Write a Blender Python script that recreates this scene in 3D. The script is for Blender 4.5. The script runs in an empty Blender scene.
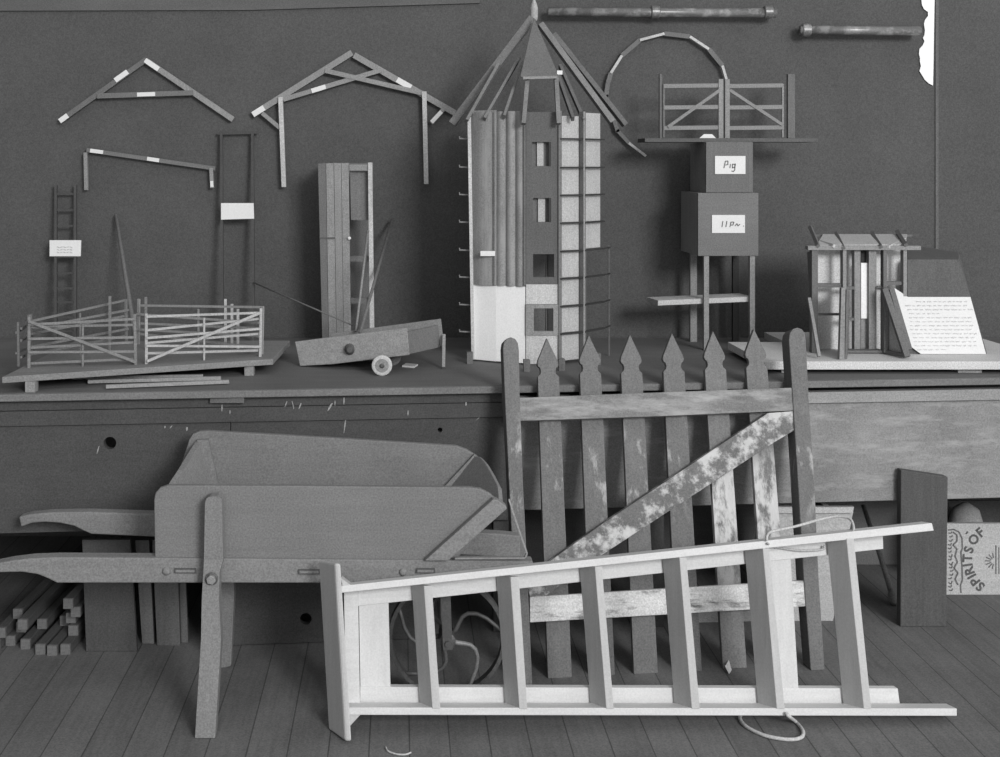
import bpy, bmesh, math, random
from mathutils import Vector, Matrix
random.seed(7)
V = Vector
scene = bpy.context.scene
COL = scene.collection

# ------------------------------------------------------------------ camera
H = 1.70          # camera height
F = 1200.0        # focal length in pixels of the 1000 x 757 frame
CX, CY = 400.0, 165.0   # principal point (view camera with a dropped back)
cam_d = bpy.data.cameras.new('camera')
cam = bpy.data.objects.new('camera', cam_d)
COL.objects.link(cam)
cam.location = (0, 0, H)
cam.rotation_euler = (math.pi / 2, 0, 0)
cam_d.sensor_width = 36
cam_d.lens = F / 1000 * 36
cam_d.shift_x = 0.1
cam_d.shift_y = -(378.5 - CY) / 1000
scene.camera = cam

def P(x, y, D):
    """the place seen at a point of the photograph, at distance D"""
    return V(((x - CX) / F * D, D, H - (y - CY) / F * D))

def PZ(x, y, z):
    """same, on the horizontal level z"""
    return P(x, y, F * (H - z) / (y - CY))

class Plane:
    def __init__(s, p, n):
        s.p = V(p); s.n = V(n).normalized()
    def hit(s, x, y, off=0.0):
        d = V(((x - CX) / F, 1, -(y - CY) / F)); o = V((0, 0, H))
        t = (s.p + s.n * off - o).dot(s.n) / d.dot(s.n)
        return o + d * t

# --------------------------------------------------------------- materials
def lin(v):
    v /= 255.0
    return v / 12.92 if v <= .04045 else ((v + .055) / 1.055) ** 2.4
MATS = {}
def mat(name, v, axis=None, var=.22, scale=14, rough=.75, blotch=.2, light=None, thr=.55, spec=.25, metal=0, ramp_w=.06, band=None, grit=.5):
    """grey surface; v = tone; axis = grain direction; light = second tone showing in worn patches"""
    if name in MATS: return MATS[name]
    m = bpy.data.materials.new(name); m.use_nodes = True
    nt = m.node_tree; N = nt.nodes; L = nt.links
    b = N['Principled BSDF']
    b.inputs['Roughness'].default_value = rough
    b.inputs['Specular IOR Level'].default_value = spec
    b.inputs['Metallic'].default_value = metal
    tc = N.new('ShaderNodeTexCoord')
    mp = N.new('ShaderNodeMapping')
    sc = {None: (1, 1, 1), 'x': (.07, 1, 1), 'y': (1, .07, 1), 'z': (1, 1, .07)}[axis]
    mp.inputs['Scale'].default_value = sc
    L.new(tc.outputs['Object'], mp.inputs['Vector'])
    n1 = N.new('ShaderNodeTexNoise'); n1.inputs['Scale'].default_value = scale * (6 if axis else 1)
    n1.inputs['Detail'].default_value = 5; n1.inputs['Roughness'].default_value = .65
    L.new(mp.outputs[0], n1.inputs['Vector'])
    n2 = N.new('ShaderNodeTexNoise'); n2.inputs['Scale'].default_value = 5; n2.inputs['Detail'].default_value = 4
    L.new(tc.outputs['Object'], n2.inputs['Vector'])
    n3 = N.new('ShaderNodeTexNoise'); n3.inputs['Scale'].default_value = 190; n3.inputs['Detail'].default_value = 2
    L.new(tc.outputs['Object'], n3.inputs['Vector'])
    def math_(op, a, c):
        q = N.new('ShaderNodeMath'); q.operation = op
        for i, k in enumerate((a, c)):
            if hasattr(k, 'links'): L.new(k, q.inputs[i])
            else: q.inputs[i].default_value = k
        return q.outputs[0]
    base = lin(v) / 1.05
    s1 = math_('MULTIPLY_ADD', n1.outputs[0], 2 * var); s1.node.inputs[2].default_value = 1 - var
    s2 = math_('MULTIPLY_ADD', n2.outputs[0], 2 * blotch); s2.node.inputs[2].default_value = 1 - blotch
    s3 = math_('MULTIPLY_ADD', n3.outputs[0], 2 * grit); s3.node.inputs[2].default_value = 1 - grit
    val = math_('MULTIPLY', math_('MULTIPLY', s1, s2), math_('MULTIPLY', s3, base))
    if light:
        mp2 = N.new('ShaderNodeMapping')
        mp2.inputs['Scale'].default_value = {None: (1, 1, 1), 'x': (.22, 1, 1), 'y': (1, .22, 1), 'z': (1, 1, .22), 'd': (.6, 1, .6)}[axis]
        L.new(tc.outputs['Object'], mp2.inputs['Vector'])
        n4 = N.new('ShaderNodeTexNoise'); n4.inputs['Scale'].default_value = 22 if axis else 14
        n4.inputs['Detail'].default_value = 6; n4.inputs['Roughness'].default_value = .7
        L.new(mp2.outputs[0], n4.inputs['Vector'])
        rp = N.new('ShaderNodeMapRange'); rp.inputs[1].default_value = thr - ramp_w; rp.inputs[2].default_value = thr + ramp_w
        L.new(n4.outputs[0], rp.inputs[0])
        fac = rp.outputs[0]
        if band:    # wear limited to a stretch of the height
            sp = N.new('ShaderNodeSeparateXYZ'); L.new(tc.outputs['Object'], sp.inputs[0])
            for lo_, hi_, f0, f1 in ((band[0], band[1], 0, 1), (band[2], band[3], 1, 0)):
                q = N.new('ShaderNodeMapRange'); q.inputs[1].default_value = lo_; q.inputs[2].default_value = hi_
                q.inputs[3].default_value = f0; q.inputs[4].default_value = f1; L.new(sp.outputs[2], q.inputs[0])
                fac = math_('MULTIPLY', fac, q.outputs[0])
        lv = math_('MULTIPLY', s1, lin(light) / 1.05)
        mx = N.new('ShaderNodeMix'); mx.data_type = 'FLOAT'
        L.new(fac, mx.inputs[0]); L.new(val, mx.inputs[2]); L.new(lv, mx.inputs[3])
        val = mx.outputs[0]
    L.new(val, b.inputs['Base Color'])
    bp = N.new('ShaderNodeBump'); bp.inputs['Strength'].default_value = .25; bp.inputs['Distance'].default_value = .004
    L.new(n1.outputs[0], bp.inputs['Height']); L.new(bp.outputs[0], b.inputs['Normal'])
    MATS[name] = m
    return m

def floor_mat():
    m = bpy.data.materials.new('floorboards'); m.use_nodes = True
    nt = m.node_tree; N = nt.nodes; L = nt.links; b = N['Principled BSDF']
    b.inputs['Roughness'].default_value = .7; b.inputs['Specular IOR Level'].default_value = .2
    tc = N.new('ShaderNodeTexCoord'); sx = N.new('ShaderNodeSeparateXYZ'); L.new(tc.outputs['Object'], sx.inputs[0])
    def M(op, a, c=0.0, d=0.0):
        q = N.new('ShaderNodeMath'); q.operation = op
        for i, k in enumerate((a, c, d)):
            if hasattr(k, 'links'): L.new(k, q.inputs[i])
            else: q.inputs[i].default_value = k
        return q.outputs[0]
    u = M('DIVIDE', sx.outputs[0], .118)
    fr = M('FRACT', u); ix = M('FLOOR', u)
    gap = M('GREATER_THAN', M('ABSOLUTE', M('SUBTRACT', fr, .5)), .483)
    wn = N.new('ShaderNodeTexWhiteNoise'); wn.noise_dimensions = '1D'; L.new(ix, wn.inputs['W'])
    tone = M('MULTIPLY_ADD', wn.outputs[0], .16, .92)
    mp = N.new('ShaderNodeMapping'); mp.inputs['Scale'].default_value = (1, .05, 1); L.new(tc.outputs['Object'], mp.inputs[0])
    n1 = N.new('ShaderNodeTexNoise'); n1.inputs['Scale'].default_value = 70; n1.inputs['Detail'].default_value = 5; L.new(mp.outputs[0], n1.inputs[0])
    n2 = N.new('ShaderNodeTexNoise'); n2.inputs['Scale'].default_value = 3.5; n2.inputs['Detail'].default_value = 6; L.new(tc.outputs['Object'], n2.inputs[0])
    n3 = N.new('ShaderNodeTexNoise'); n3.inputs['Scale'].default_value = 190; L.new(tc.outputs['Object'], n3.inputs[0])
    a = M('MULTIPLY', M('MULTIPLY_ADD', n1.outputs[0], .5, .75), M('MULTIPLY_ADD', n2.outputs[0], .6, .7))
    a = M('MULTIPLY', a, M('MULTIPLY_ADD', n3.outputs[0], 1.0, .5))
    a = M('MULTIPLY', a, tone)
    a = M('MULTIPLY', a, M('MULTIPLY_ADD', gap, -.5, 1.0))
    L.new(M('MULTIPLY', a, FLOOR_V), b.inputs['Base Color'])
    return m
FLOOR_V = .15

WALL = mat('dark_wall_paper', 88, None, .14, 3, .85, .10, spec=.1)
FRZ = mat('frieze_paint', 96, 'x', .2, 4, .8)
SEAM = mat('seam_batten', 100, 'z')
DARKW = mat('dark_stained_board', 80, 'x', .14, 8, .8, .18, light=135, thr=.74, ramp_w=.03, spec=.1)
DARKB = mat('dark_board', 78, 'z', .15, 8)
BENCHR = mat('worn_bench_board', 136, 'x', .16, 7, .8, .42, light=165, thr=.62, ramp_w=.1)
BENCHT = mat('bench_top_wood', 104, 'x', .25, 8)
RAILL = mat('pale_bench_rail', 150, 'x', .3, 8)
BARROW = mat('barrow_ply', 121, 'x', .12, 8, .7, .16)
BARROWZ = mat('barrow_upright_wood', 127, 'z', .15, 8, .7, .14)
BARROWI = mat('barrow_beam_wood', 130, 'x', .2, 9, .7, .12)
LADX = mat('pale_new_timber', 213, 'x', .14, 9, .6, .06, grit=.16)
LADZ = mat('pale_new_tread', 190, 'z', .15, 9, .6, .08, grit=.16)
LADP = mat('pale_plank', 208, 'z', .16, 7, .6, .12, grit=.16)
GATE = mat('weathered_paling', 112, 'z', .2, 10, .85, .15, light=172, thr=.6, band=(.42, .56, .72, .86))
GATED = mat('weathered_paling_peeled', 118, 'z', .25, 10, .85, .15, light=200, thr=.46, band=(.22, .4, .6, .72))
GATEX = mat('weathered_rail', 122, 'x', .35, 10, .85, .15, light=162, thr=.54, ramp_w=.1)
GATEB = mat('weathered_rail_bright', 205, 'x', .4, 9, .85, .15, light=105, thr=.6)
BRACE = mat('peeling_brace', 112, None, .25, 20, .85, .15, light=196, thr=.52, ramp_w=.06)
IRON = mat('dark_iron', 82, None, .15, 20, .5, .1, spec=.5)
IRONL = mat('light_iron', 140, None, .2, 20, .4, .1, spec=.6)
PAPER = mat('white_card', 226, None, .04, 10, .9, .03, grit=.12)
INK = mat('faded_ink', 120, None, .1, 20, .9)
INKD = mat('stencil_ink', 96, None, .25, 60, .9)
WHITEW = mat('white_painted_board', 248, 'z', .05, 6, .8, .05, grit=.15)
TORN = mat('torn_white_paper', 248, None, .02, 6, .9, .02, grit=.08)
MODEL = mat('model_wood', 142, 'z', .22, 16)
MODELX = mat('model_wood_lengthwise', 142, 'x', .22, 16)
MODELD = mat('model_wood_dark', 110, 'z', .2, 16)
MODELDX = mat('model_wood_dark_lengthwise', 116, 'x', .2, 16)
MODELL = mat('model_wood_pale', 190, 'z', .22, 16)
MODELLX = mat('model_wood_pale_lengthwise', 192, 'x', .22, 16)
SHEET = mat('pale_lining_sheet', 175, 'z', .15, 8, .8, .15)
SHADOWB = mat('black_wood_and_shade', 58, None, .2, 16)  # black wood; also paints shade on the stand's far leg and the cutaway's gap
CRATE = mat('crate_wood', 186, 'x', .18, 9, .8, .16)
CRATEG = mat('crate_grey_wood', 160, 'x', .2, 9, .8, .16)
PIPE = mat('painted_pipe', 104, None, .2, 12, .35, .3, spec=.8, light=150, thr=.56)
ROPE = mat('pale_rope', 190, None, .2, 90, .9, .1)
TIMB = mat('offcut_timber', 86, 'y', .3, 10)
TIMBE = mat('offcut_end_grain', 112, None, .3, 40)
LOOSE = mat('loose_stick_wood', 150, 'x', .2, 12)

# ----------------------------------------------------------- mesh building
BASE = {}
class MB:
    def __init__(s): s.v = []; s.f = []
    def add(s, vs, fs):
        o = len(s.v); s.v += [V(p) for p in vs]; s.f += [tuple(i + o for i in f) for f in fs]; return s
    def loft(s, a, b):
        n = len(a)
        fs = [tuple(range(n)), tuple(range(2 * n - 1, n - 1, -1))]
        fs += [(i, i + n, (i + 1) % n + n, (i + 1) % n) for i in range(n)]
        return s.add(list(a) + list(b), fs)
    def prism(s, pts, vec):
        vec = V(vec); return s.loft(pts, [V(p) + vec for p in pts])
    def bar(s, a, b, w, t, n=(0, 1, 0)):
        a = V(a); b = V(b); ax = (b - a).normalized(); n = V(n)
        n = (n - ax * n.dot(ax)).normalized(); sd = ax.cross(n)
        q = lambda p: [p + sd * (w / 2 * i) + n * (t / 2 * j) for i, j in ((-1, -1), (1, -1), (1, 1), (-1, 1))]
        return s.loft(q(a), q(b))
    def box(s, x0, x1, y0, y1, z0, z1):
        return s.prism([V((x0, y0, z0)), V((x1, y0, z0)), V((x1, y0, z1)), V((x0, y0, z1))], (0, y1 - y0, 0))
    def tube(s, pts, r, seg=8, r_end=None):
        pts = [V(p) for p in pts]; n = len(pts); rings = []; up = None
        for i, p in enumerate(pts):
            t = (pts[min(i + 1, n - 1)] - pts[max(i - 1, 0)]).normalized()
            if up is None:
                up = t.orthogonal().normalized()
            up = (up - t * up.dot(t)).normalized(); sd = t.cross(up)
            rr = r if r_end is None else r + (r_end - r) * i / (n - 1)
            rings.append([p + (up * math.cos(k * 2 * math.pi / seg) + sd * math.sin(k * 2 * math.pi / seg)) * rr for k in range(seg)])
        vs = [q for g in rings for q in g]; fs = [tuple(range(seg)), tuple(range((n - 1) * seg, n * seg))]
        for i in range(n - 1):
            for k in range(seg):
                k2 = (k + 1) % seg
                fs.append((i * seg + k, i * seg + k2, (i + 1) * seg + k2, (i + 1) * seg + k))
        return s.add(vs, fs)
    def lathe(s, o, ax, prof, seg=20):
        """prof: (distance along axis, radius)"""
        ax = V(ax).normalized(); u = ax.orthogonal().normalized(); w = ax.cross(u); o = V(o)
        vs = []; fs = []
        for d, r in prof:
            vs += [o + ax * d + (u * math.cos(k * 2 * math.pi / seg) + w * math.sin(k * 2 * math.pi / seg)) * r for k in range(seg)]
        n = len(prof)
        for i in range(n - 1):
            for k in range(seg):
                k2 = (k + 1) % seg
                fs.append((i * seg + k, i * seg + k2, (i + 1) * seg + k2, (i + 1) * seg + k))
        fs += [tuple(range(seg)), tuple(range((n - 1) * seg, n * seg))]
        return s.add(vs, fs)
    def grid_panel(s, o, ud, vd, us, vs, holes, tv):
        """flat board o + u*ud + v*vd of thickness vector tv, with rectangular openings"""
        o = V(o); ud = V(ud); vd = V(vd)
        ul = sorted(set(list(us) + [h[0] for h in holes] + [h[1] for h in holes]))
        vl = sorted(set(list(vs) + [h[2] for h in holes] + [h[3] for h in holes]))
        inside = lambda i, j: 0 <= i < len(ul) - 1 and 0 <= j < len(vl) - 1 and not any(
            h[0] - 1e-6 <= ul[i] and ul[i + 1] <= h[1] + 1e-6 and h[2] - 1e-6 <= vl[j] and vl[j + 1] <= h[3] + 1e-6 for h in holes)
        q = lambda i, j: o + ud * ul[i] + vd * vl[j]
        tv = V(tv)
        for i in range(len(ul) - 1):
            for j in range(len(vl) - 1):
                if not inside(i, j): continue
                c = [q(i, j), q(i + 1, j), q(i + 1, j + 1), q(i, j + 1)]
                b = [p + tv for p in c]
                s.add(c + b, [(0, 1, 2, 3), (7, 6, 5, 4)])
                for (di, dj, k) in ((0, -1, 0), (1, 0, 1), (0, 1, 2), (-1, 0, 3)):
                    if not inside(i + di, j + dj):
                        k2 = (k + 1) % 4
                        s.add([c[k], c[k2], b[k2], b[k]], [(0, 1, 2, 3)])
        return s
    def hole_plate(s, corners, c, r, tv, seg=24):
        """quad board with a round hole of radius r about c"""
        corners = [V(p) for p in corners]; c = V(c); tv = V(tv)
        ud = (corners[1] - corners[0]).normalized(); n = tv.normalized(); vd = n.cross(ud).normalized()
        pl = [((p - c).dot(ud), (p - c).dot(vd)) for p in corners]
        angs = sorted([math.atan2(b, a) for a, b in pl] + [(-math.pi + (k + .37) * 2 * math.pi / seg) for k in range(seg)])
        inn = []; out = []
        for a in angs:
            d = (math.cos(a), math.sin(a)); best = 1e9
            for k in range(4):
                x1, y1 = pl[k]; x2, y2 = pl[(k + 1) % 4]; ex, ey = x2 - x1, y2 - y1
                den = d[0] * ey - d[1] * ex
                if abs(den) < 1e-12: continue
                t = (x1 * ey - y1 * ex) / den; u = (x1 * d[1] - y1 * d[0]) / den
                if t > 0 and -1e-6 <= u <= 1 + 1e-6: best = min(best, t)
            inn.append(c + (ud * d[0] + vd * d[1]) * r); out.append(c + (ud * d[0] + vd * d[1]) * best)
        m = len(angs); vs = inn + out + [p + tv for p in inn] + [p + tv for p in out]; fs = []
        for k in range(m):
            j = (k + 1) % m
            fs += [(k, j, m + j, m + k), (2 * m + k, 3 * m + k, 3 * m + j, 2 * m + j), (k, 2 * m + k, 2 * m + j, j), (m + k, m + j, 3 * m + j, 3 * m + k)]
        return s.add(vs, fs)
    def build(s, name, m, parent=None, bevel=0, smooth=False, merge=True):
        me = bpy.data.meshes.new(name)
        if parent is not None: b = BASE[parent.name]
        else:
            xs = [p.x for p in s.v]; ys = [p.y for p in s.v]
            b = V(((min(xs) + max(xs)) / 2, (min(ys) + max(ys)) / 2, min(p.z for p in s.v)))
        if name not in ('floor', 'wall_back'):
            for p in s.v: p.z = max(p.z, .0005)      # nothing sinks into the boards
        me.from_pydata([p - b for p in s.v], [], s.f)
        bm = bmesh.new(); bm.from_mesh(me)
        if merge: bmesh.ops.remove_doubles(bm, verts=bm.verts, dist=1e-5)
        bmesh.ops.recalc_face_normals(bm, faces=bm.faces)
        bm.to_mesh(me); bm.free()
        me.materials.append(m)
        if smooth:
            for p in me.polygons: p.use_smooth = True
        o = bpy.data.objects.new(name, me); COL.objects.link(o)
        if parent is not None: o.parent = parent
        else: o.location = b
        BASE[o.name] = b
        if bevel:
            bv = o.modifiers.new('bevel', 'BEVEL'); bv.width = bevel; bv.segments = 2; bv.limit_method = 'ANGLE'; bv.angle_limit = .7
        return o

def thing(name, label, cat, base, group=None):
    o = bpy.data.objects.new(name, None); COL.objects.link(o); o.location = base; o.empty_display_size = .05
    BASE[o.name] = V(base)
    return tag(o, label, cat, group)
def tag(o, label, cat, group=None):
    o['label'] = label; o['category'] = cat
    if group: o['group'] = group
    return o
def struct(o):
    o['kind'] = 'structure'; return o
def pb(a, b, D, wpx, t=.02, D2=None):
    """bar between two photo points, front face at D, wpx wide"""
    D2 = D if D2 is None else D2
    return MB().bar(P(a[0], a[1], D) + V((0, t / 2, 0)), P(b[0], b[1], D2) + V((0, t / 2, 0)), wpx * (D + D2) / 2 / F, t)
def pp(pts, D, t):
    """extruded outline seen at photo points"""
    return MB().prism([P(p[0], p[1], p[2] if len(p) > 2 else D) for p in pts], (0, t, 0))
def rect(x0, y0, x1, y1): return [(x0, y1), (x1, y1), (x1, y0), (x0, y0)]
def text_mb(ch, o, xd, yd, size, depth, zd, bold=.03):
    cu = bpy.data.curves.new('t', 'FONT'); cu.body = ch; cu.size = 1; cu.align_x = 'CENTER'; cu.align_y = 'CENTER'; cu.resolution_u = 3; cu.offset = bold
    ob = bpy.data.objects.new('t', cu); COL.objects.link(ob); bpy.context.view_layer.update()
    me = ob.evaluated_get(bpy.context.evaluated_depsgraph_get()).to_mesh()
    o = V(o); xd = V(xd); yd = V(yd); zd = V(zd)
    vs = [o + xd * (v.co.x * size) + yd * (v.co.y * size) for v in me.vertices]
    fs = [tuple(p.vertices) for p in me.polygons]
    n = len(vs); m = MB(); edges = {}
    for f in fs:
        for i in range(len(f)):
            e = (f[i], f[(i + 1) % len(f)]); edges[e] = edges.get(e, 0) + 1
    side = [(a, b, b + n, a + n) for (a, b) in edges if (b, a) not in edges]
    m.add(vs + [p + zd * depth for p in vs], fs + [tuple(i + n for i in f[::-1]) for f in fs] + side)
    bpy.data.objects.remove(ob); bpy.data.curves.remove(cu)
    return m
def scribble(mb, pts, D, w=.8, t=.0012):
    for a, b in zip(pts, pts[1:]):
        mb.bar(P(a[0], a[1], D), P(b[0], b[1], D), w * D / F, t)
    return mb

# ================================================================ the room
WD = 5.5
ZB = .91
m = MB().box(-4.2, 5.2, 1.2, WD, -.06, 0); fl = m.build('floor', floor_mat()); struct(fl)
m = MB().box(-4.2, 5.2, WD, WD + .1, -.06, 3.3); struct(m.build('wall_back', WALL))
xs = P(936.5, 0, WD).x; struct(MB().box(xs - .007, xs + .007, WD - .006, WD - .0005, ZB + .001, 3.2).build('trim_1', SEAM))
m = MB().prism([P(-420, -60, WD - .012), P(480, -60, WD - .012), P(480, 3, WD - .012), P(250, 10, WD - .012), P(-420, 12, WD - .012)], (0, .012, 0)); struct(m.build('trim_2', FRZ))

# pipes along the top of the wall
def pipe(pts, collars, label):
    t = thing('wall_pipe', label, 'pipe', P(*pts[0]))
    MB().tube([P(*p) for p in pts], .021, 14).build('tube', PIPE, t, smooth=True)
    for c in collars:
        a = P(c, pts[0][1], pts[0][2])
        MB().lathe(a - V((.02, 0, 0)), (1, 0, 0), [(0, .024), (.004, .029), (.036, .029), (.04, .024)]).build('collar', PIPE, t)
        MB().bar(a + V((0, .0, 0)), V((a.x, WD, a.z)), .014, .014, (0, 0, 1)).build('bracket', IRON, t)
pipe([(548, 12, 5.43), (776, 13, 5.43)], (655, 768), 'grey iron pipe along the top of the wall right of the tower, the longer one')
pipe([(800, 30, 5.43), (920, 31, 5.43)], (806,), 'shorter grey iron pipe high on the wall at upper right, beside the torn white strip')

# torn strip
edge = [(921, -40), (921.5, 0), (922, 5), (924, 9), (928, 12), (928, 16), (925, 20), (924, 24), (925, 30), (924.5, 35), (923, 38), (924.5, 41), (923, 45),
        (919.5, 49), (919, 54), (920, 58), (920, 62), (921, 66), (919.5, 71), (922, 75), (925, 80), (929, 83.5), (933, 85.5)]
m = MB().prism([P(x, y, WD - .007) for x, y in edge] + [P(933.4, 70, WD - .007), P(934.6, 0, WD - .007), P(934.8, -40, WD - .007)], (0, .004, 0))
tag(m.build('torn_paper', TORN), 'bright white torn strip with a ragged left edge high on the wall at upper right', 'paper strip')

# ================================================================ workbench
yb = lambda x: 4.265 + .09 * x
ZB = .91
bench = thing('workbench', 'long plank-fronted workbench along the back wall carrying the wooden models', 'workbench', (.4, 4.9, 0))
def along(x0, x1, z0, z1, off, t):
    return MB().prism([V((x0, yb(x0) + off, z0)), V((x1, yb(x1) + off, z0)), V((x1, yb(x1) + off, z1)), V((x0, yb(x0) + off, z1))], (0, t, 0))
MB().prism([V((-2.4, yb(-2.4), ZB - .026)), V((3.4, yb(3.4), ZB - .026)), V((3.4, WD - .005, ZB - .026)), V((-2.4, WD - .005, ZB - .026))], (0, 0, .026)).build('bench_top', BENCHT, bench, bevel=.003)
along(-2.4, .40, .846, ZB - .0265, .024, .036).build('rail', DARKW, bench, bevel=.002)
along(-2.4, 3.4, ZB - .0255, ZB - .001, -.013, .012).build('edge_strip', mat('bench_edge_strip', 116, 'x', .25, 8), bench, bevel=.003)
along(.403, 3.4, ZB - .086, ZB - .046, .012, .04).build('rail', RAILL, bench)
a0 = V((-1.06, yb(-1.06), 0))
# left dark front: upper board, main board with a round hole, lower board with a hole
along(-2.4, .40, .7925, .8445, .02, .03).build('front_board', DARKW, bench, bevel=.002)
c4 = lambda x0, x1, z0, z1, off: [V((x0, yb(x0) + off, z0)), V((x1, yb(x1) + off, z0)), V((x1, yb(x1) + off, z1)), V((x0, yb(x0) + off, z1))]
hc = P(110, 443, yb(-1.0) + .03)
MB().hole_plate(c4(-1.5, -.6, .42, .79, .03), V((hc.x, yb(hc.x) + .03, hc.z)), .022, (0, .03, 0)).build('front_board', DARKW, bench)
along(-2.4, -1.503, .42, .79, .03, .03).build('front_board', DARKW, bench)
h2 = P(440, 430, yb(.14) + .03)
MB().hole_plate(c4(-.597, .40, .42, .79, .03), V((h2.x, yb(h2.x) + .03, h2.z)), .009, (0, .03, 0)).build('front_board', DARKW, bench)
h3 = P(305, 622, yb(-.34))
MB().hole_plate(c4(-.68, .06, .004, .418, .028), V((h3.x, yb(h3.x) + .028, h3.z)), .021, (0, .03, 0)).build('lower_board', DARKW, bench)
along(.403, 3.4, .453, .842, .03, .03).build('front_board', BENCHR, bench, bevel=.002)
MB().box(.1, 2.12, 5.1, 5.12, .002, .62).build('added_fill_board', mat('added_fill_grey', 112, 'x', .2, 8), bench)  # added board, grey enough to lift the blackness under the bench
for x, y, w_, h_, sk in ((222, 408, 1.2, 7, 0), (230, 412, 1, 4, 0), (286, 404, 1.2, 6, 1), (293, 405, 1, 8, -1), (300, 406, 1.5, 6, 1), (330, 407, 2.2, 8, 2), (335, 403, 1.2, 5, 0), (344, 401, 1.4, 7, 0), (345, 425, 1.3, 17, 1),
                         (165, 427, 1.6, 2.4, 0), (171, 427, 1.3, 3, 1), (187, 429, 2, 4, 0), (98, 450, 1.2, 8, 1), (408, 413, 1.2, 5, 0), (466, 404, 1.4, 4, 0), (480, 417, 1.2, 7, 4)):
    D = yb((x - CX) / F * 4.22) + (.0235 if y < 401.5 else .0195 if y < 413.5 else .0295)
    q = P(x, y, D); a_ = w_ * D / F / 2; b_ = h_ * D / F / 2; sk *= D / F
    MB().prism([q + V((-a_ * .6 - sk, 0, -b_)), q + V((a_ * .3 - sk, 0, -b_ * .9)), q + V((a_, 0, 0)), q + V((a_ * .8 + sk, 0, b_)), q + V((-a_ * .7 + sk, 0, b_ * .9)), q + V((-a_, 0, .1 * b_))], (0, -.0012, 0)).build('paint_drip', mat('old_white_paint', 158, None, .2, 30, .8), bench)
for x in (-2.2, -.62, .38, .93, 2.9):
    MB().box(x - .04, x + .04, yb(x) + .065, yb(x) + .145, 0, ZB - .028).build('leg', DARKB, bench)
MB().prism([P(210, 397, 4.21), P(244, 397, 4.21), P(244, 403, 4.21), P(210, 403, 4.21)], (0, .05, 0)).build('cleat', BENCHT, bench)

# ================================================================ wheelbarrow
bw = thing('wheelbarrow', 'large wooden wheelbarrow with open tray standing on the floor at left', 'wheelbarrow', (-.3, 3.9, 0))
N0 = 3.735
near = [(155, 562), (154, 500), (155.5, 493), (160, 488), (168, 485.5), (300, 486), (468, 487.5), (480, 489), (490, 494), (500, 503), (446, 562)]
pp(near, N0 + .012, .022).build('side_board', BARROW, bw, bevel=.003)
def FD(x): return 4.075 - .03 * (x - 170) / 330
far = [(172, 520), (172, 487), (178, 474), (186, 450), (189, 440), (193, 434), (199, 431.5), (208, 431), (330, 438), (456, 446), (467, 450), (478, 457), (445, 520)]
MB().prism([P(x, y, FD(x)) for x, y in far], (0, .022, 0)).build('side_board', BARROW, bw, bevel=.003)
# nose board, sloping out to the front, with a rounded top edge
nb = [P(449, 561, N0 + .03), P(425, 519, 4.03), P(474, 456, 4.03), P(486, 461, 4.01), P(496, 470, 3.97), P(504, 482, 3.90), P(509, 494, 3.82), P(507, 505, N0 + .03)]
nrm = (nb[1] - nb[0]).cross(nb[2] - nb[0]).normalized()
if nrm.x < 0: nrm = -nrm
pl = Plane(nb[0], nrm)
nb2 = [p - nrm * (p - nb[0]).dot(nrm) for p in nb]
MB().prism(nb2, nrm * .018).build('nose_board', BARROW, bw, bevel=.002)
# tail board
tb = [P(166, 488, N0 + .036), P(178, 470, 3.86), P(187, 455, 3.97), P(196, 441, 4.06), P(221, 520, 4.07), P(195, 560, N0 + .036)]
MB().prism(tb, (.018, 0, 0)).build('tail_board', BARROWZ, bw)
MB().prism([P(197, 440, 4.05), P(208, 440, 4.05), P(226, 520, 4.05), P(215, 520, 4.05)], (0, .02, 0)).build('cleat', BARROWZ, bw)
zt = P(0, 560, N0).z
fp = [V((-.615, N0 + .04, zt)), V((.13, N0 + .04, zt)), V((.1, 4.03, zt)), V((-.6, 4.06, zt))]
MB().prism(fp, (0, 0, -.018)).build('tray_floor', BARROW, bw)
# brace on the near side, beams, legs
MB().prism([P(x, y, N0 - .022) for x, y in ((424.5, 561), (493, 499.5), (497, 500), (506, 506), (507, 509), (448, 561))], (0, .034, 0)).build('brace', BARROWI, bw, bevel=.003)
MB().prism([P(x, y, FD(x) - .022) for x, y in ((432, 500), (474, 455), (480, 459), (445, 500))], (0, .02, 0)).build('brace', BARROWI, bw)
nbm = [(-28, 569), (-10, 565), (10, 561), (30, 558.5), (55, 557.5), (155, 558), (330, 559.5), (470, 560.5), (533, 561.5), (533, 578), (470, 583), (57, 583), (49, 579), (38, 574.5), (22, 572), (0, 572.5), (-28, 579)]
pp(nbm, N0, .052).build('handle_beam', BARROWI, bw, bevel=.004)
def BD(x): return 4.085 - .13 * (x - 20) / 480
fbm = [(19, 517), (30, 514.5), (50, 512.5), (90, 512), (155, 514), (500, 534), (520, 536), (520, 557), (500, 557), (155, 537), (91, 534), (82, 530), (74, 526), (60, 523), (45, 522), (32, 523), (21, 527)]
MB().prism([P(x, y, BD(x)) for x, y in fbm], (0, .045, 0)).build('handle_beam', BARROWI, bw, bevel=.004)
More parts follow.
